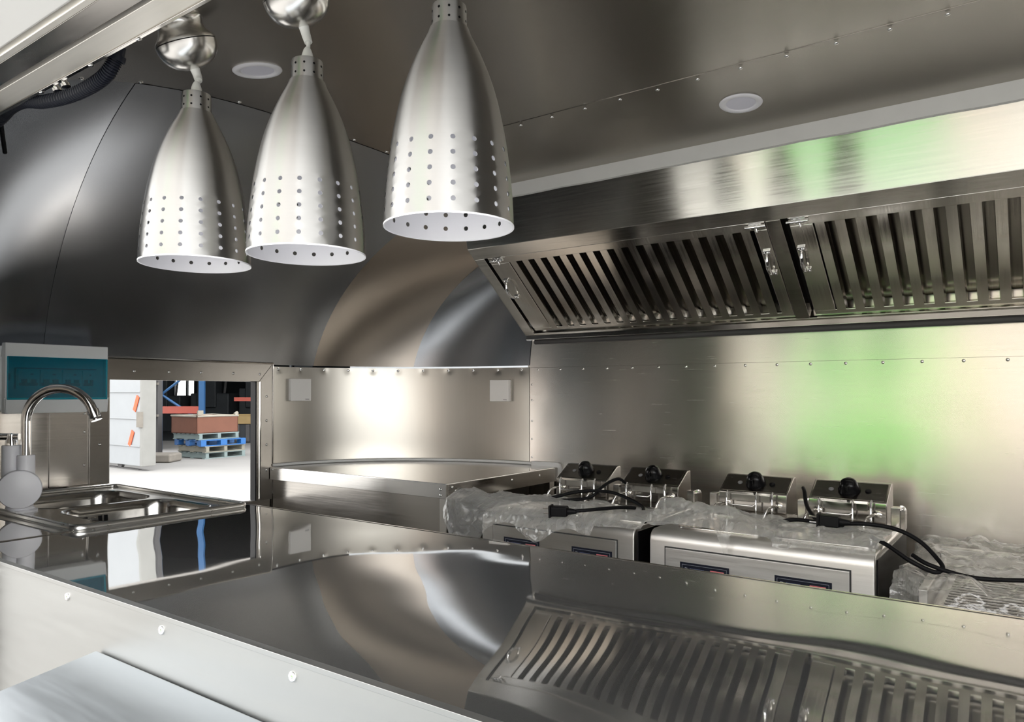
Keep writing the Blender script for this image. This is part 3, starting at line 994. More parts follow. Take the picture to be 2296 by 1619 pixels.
def fryer(x0, x1, heads, lab, posts):
    yf, yb = 1.748, 2.20
    t = thing('deep_fryer', lab, 'fryer', ((x0 + x1) / 2, 1.97, 0.50), 0, 'twin tank fryers along the back wall')
    r = 0.028
    prof = [(yf, 0.52), (yf, DZ - r)] + [(yf + r - r * math.cos(rad(a)), DZ - r + r * math.sin(rad(a))) for a in (18, 36, 54, 72, 90)] + [(yb, DZ), (yb, 0.52)]
    G().prism(prof, 'x', x0, x1).build('body', 'fryer_steel', t, bevel=0.004, seg=3)
    px0, px1, pz1 = x0 + 0.045, x1 - 0.050, 0.787
    G().box(px0 - 0.003, px1 + 0.003, yf - 0.0012, yf + 0.002, 0.540, pz1 + 0.003).build('panel_gap', 'under_dark', t)
    G().box(px0, px1, yf - 0.004, yf, 0.540, pz1).build('front_panel', 'fryer_steel', t, bevel=0.0015)
    G().box(x1 - 0.001, x1 + 0.002, yf + 0.022, yb - 0.012, 0.55, DZ - 0.014).build('side_panel', 'black_gloss', t)
    for sx in (0, 1):
        lx0 = px0 + (0.040 if not sx else 0.272)
        y = yf - 0.004
        lb_ = G().box(lx0, lx0 + 0.125, y - 0.0012, y, 0.690, 0.757).build('control_label', 'dark_panel', t, bevel=0.0005)
        y -= 0.0014
        ln = G()
        for za, zb, xa, xb in ((0.7510, 0.7517, 0.006, 0.119), (0.694, 0.7517, 0.0055, 0.0062), (0.694, 0.7517, 0.1183, 0.119)):
            ln.box(lx0 + xa, lx0 + xb, y - 0.0003, y, za, zb)
        ln.build('label_border', 'label_ink', lb_)
        # small basket emblem at the left of the label
        em = G()
        ex, ez = lx0 + 0.016, 0.735
        pts = [(ex - 0.005, y, ez - 0.014), (ex - 0.005, y, ez + 0.004), (ex - 0.002, y, ez + 0.009), (ex + 0.003, y, ez + 0.008), (ex + 0.005, y, ez + 0.002), (ex + 0.005, y, ez - 0.014)]
        em.tube(pts, 0.0009, 5)
        em.build('emblem', 'label_ink', lb_)
        tx = G()
        rnd = random.Random(11 + sx)
        for row, (za, n) in enumerate(((0.742, 7), (0.737, 9), (0.728, 8), (0.722, 8))):
            q = lx0 + 0.026
            for k in range(n):
                w = rnd.uniform(0.002, 0.006)
                tx.box(q, q + w, y - 0.0003, y, za, za + (0.0016 if row < 2 else 0.0022))
                q += w + 0.0012
        tx.build('label_text', 'label_blue_ink', lb_)
        rd = G().box(lx0 + 0.078, lx0 + 0.112, y - 0.0003, y, 0.734, 0.745).build('red_block', 'label_red', lb_)
        tw = G()
        for k in range(6):
            q = lx0 + 0.0795 + k * 0.0053
            tw.box(q, q + 0.0036, y - 0.0005, y - 0.0003, 0.7375, 0.7385).box(q, q + 0.001, y - 0.0005, y - 0.0003, 0.736, 0.743).box(q + 0.0018, q + 0.0028, y - 0.0005, y - 0.0003, 0.736, 0.7425)
        tw.build('label_text', 'dark_panel', lb_)
        tw = G()
        for k in range(6):
            q = lx0 + 0.080 + k * 0.0052
            tw.box(q, q + 0.0036, y - 0.0003, y, 0.727, 0.7300)
        tw.build('label_text', 'label_ink', lb_)
    for fx in (x0 + 0.03, x1 - 0.03):
        for fy in (yf + 0.03, yb - 0.03):
            G().lathe([(0.014, 0), (0.016, 0.004), (0.016, 0.022)], (fx, fy, 0.50), n=12).build('foot', 'black_rubber', t, smooth=40)
    # sunken tanks seen as rimmed wells on the deck
    for hx0, hx1 in heads:
        cx = (hx0 + hx1) / 2
        rim = rrect(cx - 0.105, cx + 0.105, 1.80, 2.04, 0.02, 4)
        rp = [(x, y, DZ + 0.003) for x, y in rim]
        G().tube(rp + rp[:2], 0.005, 6, cap=False).build('tank_rim', 'bright_steel', t, smooth=60)
        G().prism(rim, 'z', DZ + 0.0005, DZ + 0.0015).build('tank', 'head_steel', t)
    for hx0, hx1 in heads:
        cx = (hx0 + hx1) / 2
        w = hx1 - hx0
        sec = [(2.072, 0.836), (2.066, 0.846), (2.070, 0.898), (2.142, 0.940), (2.165, 0.940), (2.172, 0.836)]
        hd_ = G().prism(sec, 'x', hx0, hx1).build('control_head', 'head_steel', t, bevel=0.0025)
        sn = Vector((0, -0.042, 0.072)).normalized()
        sm = Vector((cx, 2.106, 0.919))
        G().obox(sm + sn * 0.001, (1, 0, 0), Vector((0, 0.072, 0.042)), sn, w / 2 - 0.006, 0.037, 0.001).build('control_face', 'face_dark', hd_, bevel=0.001)
        kc = sm + sn * 0.002
        G().lathe([(0.0275, 0), (0.0275, 0.005), (0.0245, 0.010), (0.0225, 0.020), (0.0185, 0.029), (0.011, 0.0345), (0.0, 0.036)], kc, sn, 24).build('knob', 'black_gloss', hd_, smooth=50)
        G().obox(kc + sn * 0.026 + Vector((0, -0.010, -0.006)), (1, 0, 0), Vector((0, 0.072, 0.042)), sn, 0.004, 0.019, 0.008).build('knob_grip', 'black_gloss', hd_, bevel=0.003)
        G().lathe([(0.0065, 0), (0.0065, 0.002), (0.005, 0.003), (0, 0.0035)], sm + Vector((-0.045, 0, 0)) + sn * 0.002, sn, 14).build('indicator', 'grey_ink', hd_, smooth=40)
        G().lathe([(0.008, 0), (0.007, 0.004), (0.0, 0.007)], sm + Vector((0.046, 0, 0)) + sn * 0.002, sn, 16).build('reset_button', 'black_gloss', hd_, smooth=50)
        # heating element tubes bending forward and down into the tank
        for sx in (-1, 1):
            x = cx + sx * 0.072
            pts = smooth_path([(x, 2.07, 0.868), (x - 0.004, 2.045, 0.870), (x - 0.016, 2.022, 0.862), (x - 0.022, 2.012, 0.838), (x - 0.022, 2.012, 0.826)], 4)
            G().tube(pts, 0.0040, 8).build('element_tube', 'bright_steel', t, smooth=60)
            G().lathe([(0.009, 0), (0.009, 0.004), (0.006, 0.006)], (x + 0.004, 2.068, 0.868), (0, -1, 0), 12).build('tube_nut', 'bright_steel', t, smooth=40)
        # basket hanger: bent pale strip with two drop wires and a crossbar
        G().prism([(2.062, 0.876), (2.058, 0.876), (2.058, 0.894), (2.066, 0.900), (2.070, 0.898)], 'x', cx - 0.070, cx + 0.052).build('hanger_strip', 'bright_steel', t, bevel=0.0006)
        for x in (cx - 0.062, cx + 0.020):
            G().tube([(x, 2.050, 0.896), (x, 2.046, 0.902), (x, 2.040, 0.896), (x, 2.040, 0.836)], 0.0026, 8).build('hanger_wire', 'chrome', t, smooth=50)
        G().tube([(cx - 0.062, 2.040, 0.874), (cx - 0.052, 2.036, 0.866), (cx + 0.012, 2.036, 0.866), (cx + 0.020, 2.040, 0.872)], 0.0024, 8).build('hanger_bar', 'chrome', t, smooth=50)
        G().tube([(cx + 0.062, 2.052, 0.905), (cx + 0.062, 2.046, 0.900), (cx + 0.062, 2.046, 0.836)], 0.0030, 8).build('hanger_wire', 'chrome', t, smooth=50)
    for x in posts:
        pp = G().box(x - 0.010, x + 0.012, 2.085, 2.110, DZ, 0.888).build('hinge_post', 'bright_steel', t, bevel=0.002)
        G().lathe([(0.006, 0), (0.006, 0.012), (0.011, 0.013), (0.011, 0.018)], (x + 0.004, 2.11, 0.878), (0.4, 1, 0), 14).build('thumb_screw', 'chrome', pp, smooth=40)
        G().box(x + 0.012, x + 0.022, 2.09, 2.125, DZ + 0.004, 0.880).build('post_bracket', 'head_steel', pp)


fryer(-1.372, -0.868, [(-1.312, -1.122), (-1.072, -0.882)], 'twin deep fryer beside the corner table, both control heads upright', (-1.098, -0.852))
fryer(-0.824, -0.296, [(-0.758, -0.568), (-0.512, -0.322)], 'twin deep fryer standing right of the first, nearer the wrapped griddle', (-0.782, -0.535, -0.306))

# wrapped griddle on the right
gd = thing('griddle', 'low steel griddle under crumpled clear plastic right of the fryers', 'griddle', (0.15, 2.0, 0.50))
G().box(-0.235, 0.62, 1.78, 2.26, 0.52, 0.700).build('body', 'fryer_steel', gd, bevel=0.006)
G().box(-0.20, 0.58, 1.83, 2.20, 0.700, 0.708).build('plate', 'head_steel', gd, bevel=0.002)
G().box(-0.22, 0.60, 2.215, 2.25, 0.70, 0.775).build('splash_guard', 'fryer_steel', gd, bevel=0.003)
G().box(-0.225, -0.205, 1.83, 2.215, 0.70, 0.75).build('splash_guard', 'fryer_steel', gd, bevel=0.003)
for i in range(13):
    G().tube([(-0.18, 1.86 + i * 0.026, 0.713), (0.56, 1.86 + i * 0.026, 0.713)], 0.003, 6).build('grill_bar', 'bright_steel', gd, smooth=60)
for x in (-0.2, 0.58):
    for y in (1.82, 2.22):
        G().lathe([(0.014, 0), (0.016, 0.004), (0.016, 0.022)], (x, y, 0.50), n=12).build('foot', 'black_rubber', gd, smooth=40)


# ------------------------------------------------------------------ crumpled clear plastic
def ridge(p, k):
    a = 0.0
    amp = 1.0
    q = Vector(p) * k
    for _ in range(4):
        a += amp * (1 - 2 * abs(noise.noise(q)))
        q = q * 2.03 + Vector((3.7, 1.3, 5.1))
        amp *= 0.52
    return a


def film(name, label, rows, mat='plastic_film', group='clear plastic covers on the appliances'):
    g = G().grid(rows)
    o = g.build(name, mat, smooth=75, fix=False)
    return tag(o, label, 'plastic cover', group)


# first fryer: puffed flap over the front left corner, ragged front edge
rows = []
NB = 70
for i in range(110):
    a = i / 109
    X = -1.445 + a * 0.62
    hang = 0.018 + 0.030 * max(0, noise.noise(Vector((a * 6, 2.2, 0)))) + 0.088 * math.exp(-((a - 0.13) / 0.085) ** 2) + 0.045 * math.exp(-((a - 0.50) / 0.11) ** 2)
    if a > 0.78:
        hang *= 0.3
    ybk = 1.93 + 0.03 * noise.noise(Vector((a * 5, 9, 1)))
    r = []
    for j in range(NB):
        b = j / (NB - 1)
        L = (ybk - 1.735) + hang
        s = b * L
        puff = math.exp(-((a - 0.05) / 0.10) ** 2)
        w = 0.012 * ridge((X * 1.0, s * 0.8, 0.5), 7) + 0.004 * ridge((X, s, 2.0), 26)
        if s < ybk - 1.735:
            y, z = ybk - s, DZ + 0.014 + w * (0.8 + puff * b) + 0.042 * puff * b ** 3
        else:
            q = s - (ybk - 1.735)
            y = 1.735 - 0.014 - 0.020 * math.sin(min(1, q / 0.05) * PI / 2) - w * 1.3 - 0.025 * puff
            z = DZ + 0.012 - q + 0.03 * puff * max(0, 1 - q / 0.06) + 0.004 * w
        x = X + 0.012 * noise.noise(Vector((a * 9, b * 9, 4))) + 0.02 * puff * math.sin(b * 5)
        r.append((x, max(y, 1.60), max(z, DZ + 0.0045) if y > 1.745 else z))
    rows.append(r)
film('plastic_cover', 'crumpled clear plastic bag draped over the first fryer and its corner', rows)

# second fryer: rolled bunch along the front left, thin sheet on the right
rows = []
for i in range(120):
    a = i / 119
    X = -0.835 + a * 0.545
    roll = 1.0 if a < 0.36 else max(0.0, 1 - (a - 0.36) / 0.12)
    hang = 0.012 + 0.055 * math.exp(-((a - 0.385) / 0.022) ** 2) + 0.016 * max(0, noise.noise(Vector((a * 7, 5, 0)))) + (0.012 if a > 0.6 else 0)
    r = []
    for j in range(60):
        b = j / 59
        ybk = 1.97
        L = (ybk - 1.76) + hang
        s = b * L
        w = 0.009 * ridge((X, s * 0.7, 1.5), 9) + 0.004 * ridge((X * 1.6, s, 7.0), 28)
        f = min(1, max(0, (s - 0.06) / 0.12))
        if s < ybk - 1.76:
            y, z = ybk - s, DZ + 0.013 + w + roll * 0.030 * math.sin(f * PI) + 0.010 * roll
        else:
            q = s - (ybk - 1.76)
            y = 1.76 - min(q, 0.022) - w * 0.8
            z = DZ + 0.010 - max(0, q - 0.012) + 0.4 * w + roll * 0.006
        r.append((X + 0.01 * noise.noise(Vector((a * 9, b * 8, 14))), y, max(z, DZ + 0.0045) if y > 1.775 else z))
    rows.append(r)
film('plastic_cover', 'thin clear plastic sheet bunched along the front of the second fryer', rows)

# griddle wrap
rows = []
for i in range(110):
    a = i / 109
    r = []
    for j in range(90):
        b = j / 89
        sx = a * 1.05 - 0.20
        X, dz = -0.25 + sx, 0.0
        if sx < 0:
            X, dz = -0.25 + 0.10 * sx, sx * 0.95
        sy = b * 0.72
        if sy < 0.52:
            Y = 2.285 - sy
            dy = 0.0
        else:
            q = sy - 0.52
            Y, dy = 1.765 - 0.25 * q, -q
        w = 0.020 * ridge((X, Y * 1.2, 3.3 + dz * 2 + dy), 7) + 0.007 * ridge((X * 1.3, Y, 8 + dz), 24)
        z = 0.758 + 0.035 * (Y - 1.9) + 0.9 * w + dz + dy
        if dz < 0:
            X -= 0.3 * abs(w) + 0.004
        if dy < 0:
            Y -= 0.5 * w + 0.006
        r.append((X, min(Y, 2.33), max(z, 0.53)))
    rows.append(r)
film('plastic_cover', 'large clear plastic wrap over the low griddle on the right', rows, 'plastic_wrap')


# ------------------------------------------------------------------ power cords
def cord(name, label, strands, plug, pdir, group='black power cords on the fryers'):
    t = thing(name, label, 'power cord', plug, 0, group)
    for s in strands:
        G().tube(smooth_path(s, 8), 0.0050, 8).build('cable', 'black_rubber', t, smooth=60)
    pd = Vector(pdir).normalized()
    sd_ = Vector((-pd.y, pd.x, 0)).normalized()
    up2 = pd.cross(sd_)
    c = Vector(plug)
    pg = G().obox(c, pd, sd_, up2, 0.023, 0.016, 0.0135).build('plug', 'black_rubber', t, bevel=0.004)
    G().obox(c + pd * 0.024, pd, sd_, up2, 0.003, 0.020, 0.0165).build('plug_flange', 'black_rubber', pg, bevel=0.002)
    G().lathe([(0.010, 0), (0.0085, 0.012), (0.0055, 0.028)], c - pd * 0.018, -pd, 12).build('strain_relief', 'black_rubber', pg, smooth=50)
    for s in (-0.0075, 0.0075):
        G().obox(c + pd * 0.035 + sd_ * s * 0.7 + up2 * s, pd, sd_, up2, 0.010, 0.0026, 0.0016).build('prong', 'chrome', pg)
    return t


cord('power_cord', 'black cord with two-pin plug lying over the first fryer front',
     [[(-1.284, 1.88, 0.848), (-1.216, 1.9, 0.860), (-1.139, 1.93, 0.880), (-1.058, 1.95, 0.884), (-0.988, 1.93, 0.876), (-0.917, 1.9, 0.858), (-0.90, 1.86, 0.848)],
      [(-1.052, 2.06, 0.90), (-1.060, 2.03, 0.914), (-1.077, 2.0, 0.905), (-1.086, 1.96, 0.889), (-1.092, 1.93, 0.872), (-1.133, 1.92, 0.858), (-1.22, 1.9, 0.850), (-1.28, 1.89, 0.847)],
      [(-1.040, 1.706, 0.858), (-0.995, 1.745, 0.862), (-0.955, 1.82, 0.862), (-0.93, 1.88, 0.856)]],
     (-1.065, 1.697, 0.858), (-1, -0.35, -0.02))
cord('power_cord', 'looping black cord with flat plug on the second fryer, trailing over the griddle',
     [[(-0.520, 2.05, 0.925), (-0.509, 2.02, 0.918), (-0.494, 1.98, 0.89), (-0.463, 1.93, 0.868), (-0.440, 1.90, 0.862)],
      [(-0.400, 1.90, 0.864), (-0.336, 1.91, 0.868), (-0.277, 1.91, 0.862), (-0.229, 1.9, 0.842), (-0.193, 1.88, 0.812), (-0.180, 1.86, 0.796), (-0.195, 1.845, 0.788), (-0.24, 1.845, 0.806), (-0.288, 1.86, 0.832), (-0.336, 1.88, 0.848), (-0.382, 1.89, 0.856), (-0.404, 1.895, 0.858)],
      [(-0.445, 1.90, 0.862), (-0.501, 1.91, 0.862), (-0.544, 1.90, 0.853), (-0.554, 1.875, 0.848), (-0.525, 1.86, 0.846), (-0.469, 1.85, 0.848)],
      [(-0.24, 1.87, 0.815), (-0.20, 1.85, 0.80), (-0.12, 1.85, 0.785), (-0.02, 1.88, 0.788)]],
     (-0.420, 1.892, 0.870), (-1, -0.10, 0.03))

# ------------------------------------------------------------------ hanging heat lamps
LAMP = [(0.0852, 0.0), (0.0856, 0.004), (0.0846, 0.020), (0.0838, 0.040), (0.0815, 0.063), (0.0778, 0.095), (0.0730, 0.126), (0.0640, 0.167), (0.0560, 0.193),
        (0.0475, 0.215), (0.0370, 0.238), (0.0295, 0.252), (0.0240, 0.262)]


def lamp_r(h):
    for (r0, h0), (r1, h1) in zip(LAMP, LAMP[1:]):
        if h0 <= h <= h1:
            return r0 + (r1 - r0) * (h - h0) / (h1 - h0)
    return LAMP[-1][0]


def lamp_rs(h):
    return sum(lamp_r(max(0, min(0.262, h + d))) for d in (-0.012, -0.006, 0, 0.006, 0.012)) / 5


def shade_mesh(off, name, mat, rot):
    """bell shade with true punched holes, 18 columns by 5 rows"""
    g = G()
    NC, cellh, h0, rows_n = 18, 0.0193, 0.0075, 5
    w = 2 * PI / NC

    def pt(th, h):
        r = lamp_rs(h) - off
        return (r * math.cos(th + rot), r * math.sin(th + rot), h)
    g.grid([[pt(2 * PI * k / 72, h) for k in range(73)] for h in (0.0, 0.0035, h0)])
    for i in range(rows_n):
        for c in range(NC):
            tc, hc = (c + 0.5) * w, h0 + (i + 0.5) * cellh
            R0 = lamp_rs(hc)
            outer, inner = [], []
            for k in range(16):
                a = 2 * PI * k / 16 + PI / 4
                seg, f = divmod(k, 4)
                cs = [(1, 1), (-1, 1), (-1, -1), (1, -1), (1, 1)]
                (ax_, ay_), (bx_, by_) = cs[seg], cs[seg + 1]
                f /= 4
                outer.append(pt(tc + (ax_ + (bx_ - ax_) * f) * w / 2, hc + (ay_ + (by_ - ay_) * f) * cellh / 2))
                inner.append(pt(tc + 0.0032 * math.cos(a) / R0, hc + 0.0032 * math.sin(a)))
            g.add(outer + inner, [(k, (k + 1) % 16, 16 + (k + 1) % 16, 16 + k) for k in range(16)])
    ht = h0 + rows_n * cellh
    n = 22
    g.grid([[pt(2 * PI * k / 72, ht + (0.262 - ht) * i / n) for k in range(73)] for i in range(n + 1)])
    o = g.build(name, mat, smooth=80)
    me_ = o.data
    bpy.data.objects.remove(o)
    return me_


SH = shade_mesh(0.0, 'shade', 'lamp_alu', 0.07)
SHI = shade_mesh(0.0014, 'shade_lining', 'lamp_white', 0.07)


def heat_lamp(x, y, zr, lab, k):
    t = thing('heat_lamp', lab, 'lamp', (x, y, zr), 0, 'hanging heat lamps above the counter')
    for mm, nm in ((SH, 'shade'), (SHI, 'shade_lining')):
        o = bpy.data.objects.new(nm, mm)
        COL.objects.link(o)
        o.parent = t
        o.scale = (1, 1, k)
    G().lathe([(0.0838, 0.0), (0.0858, -0.0006), (0.0858, 0.0016), (0.0838, 0.0016)], (x, y, zr), n=72, caps=False).build('rim', 'lamp_white', t, smooth=40)
    nt_ = 0.262 * k - 0.262
    nk = G().lathe([(0.0238, 0.2585 + nt_), (0.0232, 0.264 + nt_), (0.0228, 0.290 + nt_), (0.0222, 0.2925 + nt_), (0.006, 0.2935 + nt_)], (x, y, zr), n=40).build('neck', 'lamp_alu', t, smooth=40)
    for a in (200, 235, 275, 310, 345, 20):
        for hh in (0.270, 0.283):
            q = Vector((math.cos(rad(a)), math.sin(rad(a)), 0))
            G().lathe([(0.0017, 0), (0.0017, 0.0004)], Vector((x, y, zr + hh + nt_)) + q * 0.0229, q, 8).build('vent_hole', 'black_rubber', nk)
    # canopy follows the slope of the ceiling
    cy = y - 0.030
    zc = ceil_s(cy)
    slope = (ceil_s(cy + 0.05) - ceil_s(cy - 0.05)) / 0.1
    n = Vector((0, slope, -1)).normalized()
    base = Vector((x - 0.004, cy, zc - 0.002))
    G().lathe([(0.046, -0.004), (0.037, 0.002), (0.035, 0.010), (0.038, 0.018), (0.045, 0.027), (0.048, 0.031), (0.048, 0.034)], base, n, 40).build('canopy_collar', 'canopy_alu', t, smooth=60)
    G().lathe([(0.0465, 0.0335), (0.0465, 0.0360)], base, n, 40).build('canopy_gap', 'black_rubber', t, smooth=40)
    prof = [(0.048, 0.0355)] + [(0.048 * math.cos(rad(a)) ** 0.8, 0.0355 + 0.038 * math.sin(rad(a))) for a in (15, 30, 45, 60, 72, 82)] + [(0.006, 0.0737)]
    G().lathe(prof, base, n, 40).build('canopy_cup', 'canopy_alu', t, smooth=60)
    e0 = base + n * 0.0725
    e1 = Vector((x, y, zr + 0.294 + nt_))
    m1 = e0 + (e1 - e0) * 0.45 + Vector((0.002, 0.004, 0))
    G().tube(smooth_path([e0 - n * 0.004, e0 + n * 0.012, m1], 4), [0.0085, 0.008, 0.0075, 0.007, 0.0068, 0.0066, 0.0064, 0.006, 0.006][:9], 12).build('cord_grip', 'grip_plastic', t, smooth=60)
    G().tube(smooth_path([m1, m1 + (e1 - m1) * 0.5, e1], 4), 0.0030, 10).build('cord', 'grip_plastic', t, smooth=60)
    G().lathe([(0.0085, -0.002), (0.0085, 0.008), (0.006, 0.016), (0.0035, 0.020)], e1, n=14).build('cord_grip', 'grip_plastic', t, smooth=50)


heat_lamp(-1.121, 0.671, 1.389, 'perforated aluminium heat lamp hanging farthest from view, beside the end dome', 0.945)
heat_lamp(-0.882, 0.704, 1.383, 'perforated aluminium heat lamp hanging between the other two', 0.98)
heat_lamp(-0.633, 0.736, 1.397, 'largest and closest perforated aluminium heat lamp, its cord out of view', 1.0)


# ------------------------------------------------------------------ recessed ceiling lights
def downlight(x, y, lab):
    z = ceil_s(y) - 0.0015
    slope = (ceil_s(y + 0.05) - ceil_s(y - 0.05)) / 0.1
    n = Vector((0, slope, -1)).normalized()
    t = thing('ceiling_light', lab, 'ceiling light', (x, y, z), 0, 'round white ceiling lights')
    G().lathe([(0.050, -0.003), (0.0505, 0.001), (0.048, 0.0035), (0.041, 0.0045), (0.036, 0.003), (0.034, 0.001)], (x, y, z), n, 48, caps=False).build('bezel', 'lamp_white', t, smooth=50)
    G().lathe([(0.0345, 0.0011), (0.020, 0.0014), (0.0, 0.0015)], (x, y, z), n, 40, caps=False).build('lens', 'lens_white', t, smooth=50)


downlight(-0.586, 1.755, 'round white recessed ceiling light in front of the hood')
downlight(-1.335, 0.936, 'round white recessed ceiling light behind the hanging lamps')

# ------------------------------------------------------------------ outside seen through the window
GZ = -0.45
struct('ground', G().box(-90, 60, -40, 90, GZ - 0.2, GZ), 'concrete', 'pale concrete yard')
CA, SA = math.cos(rad(YAW)), math.sin(rad(YAW))


def L2W(l, d, z=0.0):
    return (l * CA - d * SA, l * SA + d * CA, GZ + z)


# sliding warehouse door leaf
dr = thing('sliding_door', 'tall white warehouse sliding door leaf with two orange tape strips', 'door', (-16.6, 8.0, GZ))
G().box(-19.2, -15.14, 7.86, 8.12, GZ + 0.10, 7.2).build('leaf', 'door_white', dr, bevel=0.01)
G().box(-15.14, -15.05, 7.84, 8.14, GZ + 0.10, 7.2).build('edge_channel', 'door_grey', dr, bevel=0.01)
for z in (0.05, 0.62, 1.18):
    G().box(-19.2, -15.14, 7.84, 7.862, z, z + 0.03).build('rib', 'door_white', dr)
for x, z in ((-15.30, 0.95), (-15.50, 0.22)):
    G().obox((x, 7.845, z), (0.5, 0, 1), (0, 1, 0), (-1, 0, 0.5), 0.17, 0.006, 0.055).build('tape', 'tape_orange', dr)
G().obox((-15.12, 7.83, 0.62), (1, 0, 0), (0, 1, 0), (0, 0, 1), 0.10, 0.02, 0.16).build('handle_plate', 'plinth', dr)
for x in (-18.4, -16.2):
    G().lathe([(0.08, -0.03), (0.10, -0.03), (0.10, 0.03), (0.08, 0.03)], (x, 7.99, GZ + 0.10), (0, 1, 0), 16).build('wheel', 'column_grey', dr, smooth=40)
G().box(-19.2, -15.4, 7.96, 8.02, GZ, GZ + 0.02).build('track', 'column_grey', dr)

# concrete ramp block by the gate column
t = thing('concrete_kerb', 'low worn concrete block at the foot of the gate column', 'kerb', (-16.9, 9.3, GZ))
G().obox((-16.95, 9.15, GZ + 0.10), (CA, SA, 0), (-SA, CA, 0), (0, 0, 1), 0.5, 0.32, 0.10).build('block', 'plinth', t, bevel=0.05)
# column
t = thing('gate_column', 'grey steel gate column with flaking paint beside the rack', 'column', L2W(-9.05, 18.6))
l0 = -9.05
for (a, b, d0, d1, m_) in ((-0.15, 0.15, 18.5, 18.53, 'column_grey'), (-0.15, -0.12, 18.53, 18.75, 'column_grey'), (0.12, 0.15, 18.53, 18.75, 'column_grey')):
    G().obox(L2W(l0 + (a + b) / 2, (d0 + d1) / 2, 3.8), (CA, SA, 0), (-SA, CA, 0), (0, 0, 1), (b - a) / 2, (d1 - d0) / 2, 3.8).build('flange', m_, t)
for z in (1.05, 1.85):
    G().obox(L2W(l0, 18.47, z), (CA, SA, 0), (-SA, CA, 0), (0, 0, 1), 0.17, 0.04, 0.03).build('bracket', 'plinth', t)
G().lathe([(0.06, 0), (0.05, 0.04), (0, 0.05)], L2W(l0 - 0.01, 18.5, 1.2), (SA, -CA, 0), 12).build('bolt_head', 'paper_pale', t, smooth=40)

# pallet rack
rk = thing('pallet_rack', 'blue and red steel pallet rack inside the warehouse', 'rack', L2W(-9.3, 21))


def lbox(g, l0, l1, d0, d1, z0, z1):
    return g.obox(L2W((l0 + l1) / 2, (d0 + d1) / 2, (z0 + z1) / 2), (CA, SA, 0), (-SA, CA, 0), (0, 0, 1), (l1 - l0) / 2, (d1 - d0) / 2, (z1 - z0) / 2)


for l, d in ((-9.92, 20.7), (-8.72, 20.7)):
    lbox(G(), l - 0.075, l + 0.075, d - 0.05, d + 0.05, 0, 8.0).build('post', 'rack_blue', rk)
lbox(G(), -9.85, -8.79, 20.66, 20.74, 1.04, 1.24).build('beam', 'rack_red', rk)
lbox(G(), -8.65, -5.0, 22.9, 23.0, 1.36, 1.48).build('beam', 'rack_red', rk)
for z0, z1, lx0, lx1 in ((1.55, 0.95, -9.85, -8.95), (1.60, 2.30, -9.85, -8.95)):
    G().tube([L2W(lx0, 20.75, z0), L2W(lx1, 20.75, z1)], 0.035, 6).build('brace', 'rack_blue', rk)
for l in (-8.0, -6.9):
    lbox(G(), l - 0.03, l + 0.03, 22.9, 23.0, 0, 3.5).build('post', 'machine_dark', rk)

# stack of pallets with a carton tray on top
PCX, PCY = -17.15, 10.75
RZ = rad(94)


def pallet(z, rz, mat, lab, dx=0.0, dy=0.0, closed=False, w=1.2, d=1.05):
    t = thing('pallet', lab, 'pallet', (PCX + dx, PCY + dy, z), rz, 'stacked pallets in the yard')
    hh = 0.155
    for k in range(6):
        y = -d / 2 + 0.06 + k * (d - 0.12) / 5
        G().box(-w / 2, w / 2, y - 0.055, y + 0.055, hh - 0.022, hh).build('deck_board', mat, t, local=True)
    for k in range(3):
        y = -d / 2 + 0.06 + k * (d - 0.12) / 2
        G().box(-w / 2, w / 2, y - 0.055, y + 0.055, 0.0, 0.02).build('bottom_board', mat, t, local=True)
    for x in (-w / 2 + 0.07, 0, w / 2 - 0.07):
        if closed:
            for k in range(3):
                y = -d / 2 + 0.09 + k * (d - 0.18) / 2
                G().box(x - 0.09 if abs(x) < 0.1 else x - 0.07, x + 0.09 if abs(x) < 0.1 else x + 0.07, y - 0.09, y + 0.09, 0.02, hh - 0.022).build('block', mat, t, local=True)
        else:
            G().box(x - 0.045, x + 0.045, -d / 2, d / 2, 0.02, hh - 0.022).build('stringer', mat, t, local=True)
    return t


pallet(GZ, RZ, 'pallet_teal', 'grey-green wooden pallet on the ground, lowest of the stack', 0, 0)
pallet(GZ + 0.156, RZ + 0.03, 'pallet_wood', 'pale wooden pallet directly under the blue one', 0.02, -0.03)
pallet(GZ + 0.312, RZ - 0.05, 'pallet_blue', 'bright blue plastic pallet in the middle of the stack', 0.0, -0.06, True, 1.25, 1.15)
pallet(GZ + 0.468, RZ + 0.02, 'pallet_teal', 'pale teal pallet on the blue one under the brown carton', -0.05, -0.14, False, 1.2, 1.0)
ct_ = thing('carton', 'brown cardboard carton with pale torn rim on the pallet stack', 'carton', (PCX - 0.08, PCY - 0.16, GZ + 0.624), RZ + 0.02)
g = G()
W, D, H_ = 0.60, 0.50, 0.42
for (x0, x1, y0, y1) in ((-W, W, -D, -D + 0.02), (-W, W, D - 0.02, D), (-W, -W + 0.02, -D, D), (W - 0.02, W, -D, D)):
    g.box(x0, x1, y0, y1, 0, H_)
g.box(-W, W, -D, D, 0, 0.02)
g.build('box_wall', 'carton_brown', ct_, local=True)
rim = [(-W, -D), (0, -D), (W, -D), (W, 0), (W, D), (0, D), (-W, D), (-W, 0)]
pts = [(x, y, H_ + 0.02 * noise.noise(Vector((x * 5, y * 5, 0)))) for x, y in rim]
G().tube(pts + pts[:1], 0.025, 6, cap=False).build('torn_rim', 'paper_pale', ct_, local=True)
G().box(-W + 0.03, W - 0.03, -D + 0.03, D - 0.03, H_ - 0.10, H_ - 0.05).build('contents', 'paper_pale', ct_, local=True)
G().obox((W - 0.02, -D + 0.05, H_ + 0.05), (1, 0, 0.6), (0, 1, 0), (-0.6, 0, 1), 0.05, 0.03, 0.03).build('torn_flap', 'paper_pale', ct_, local=True)
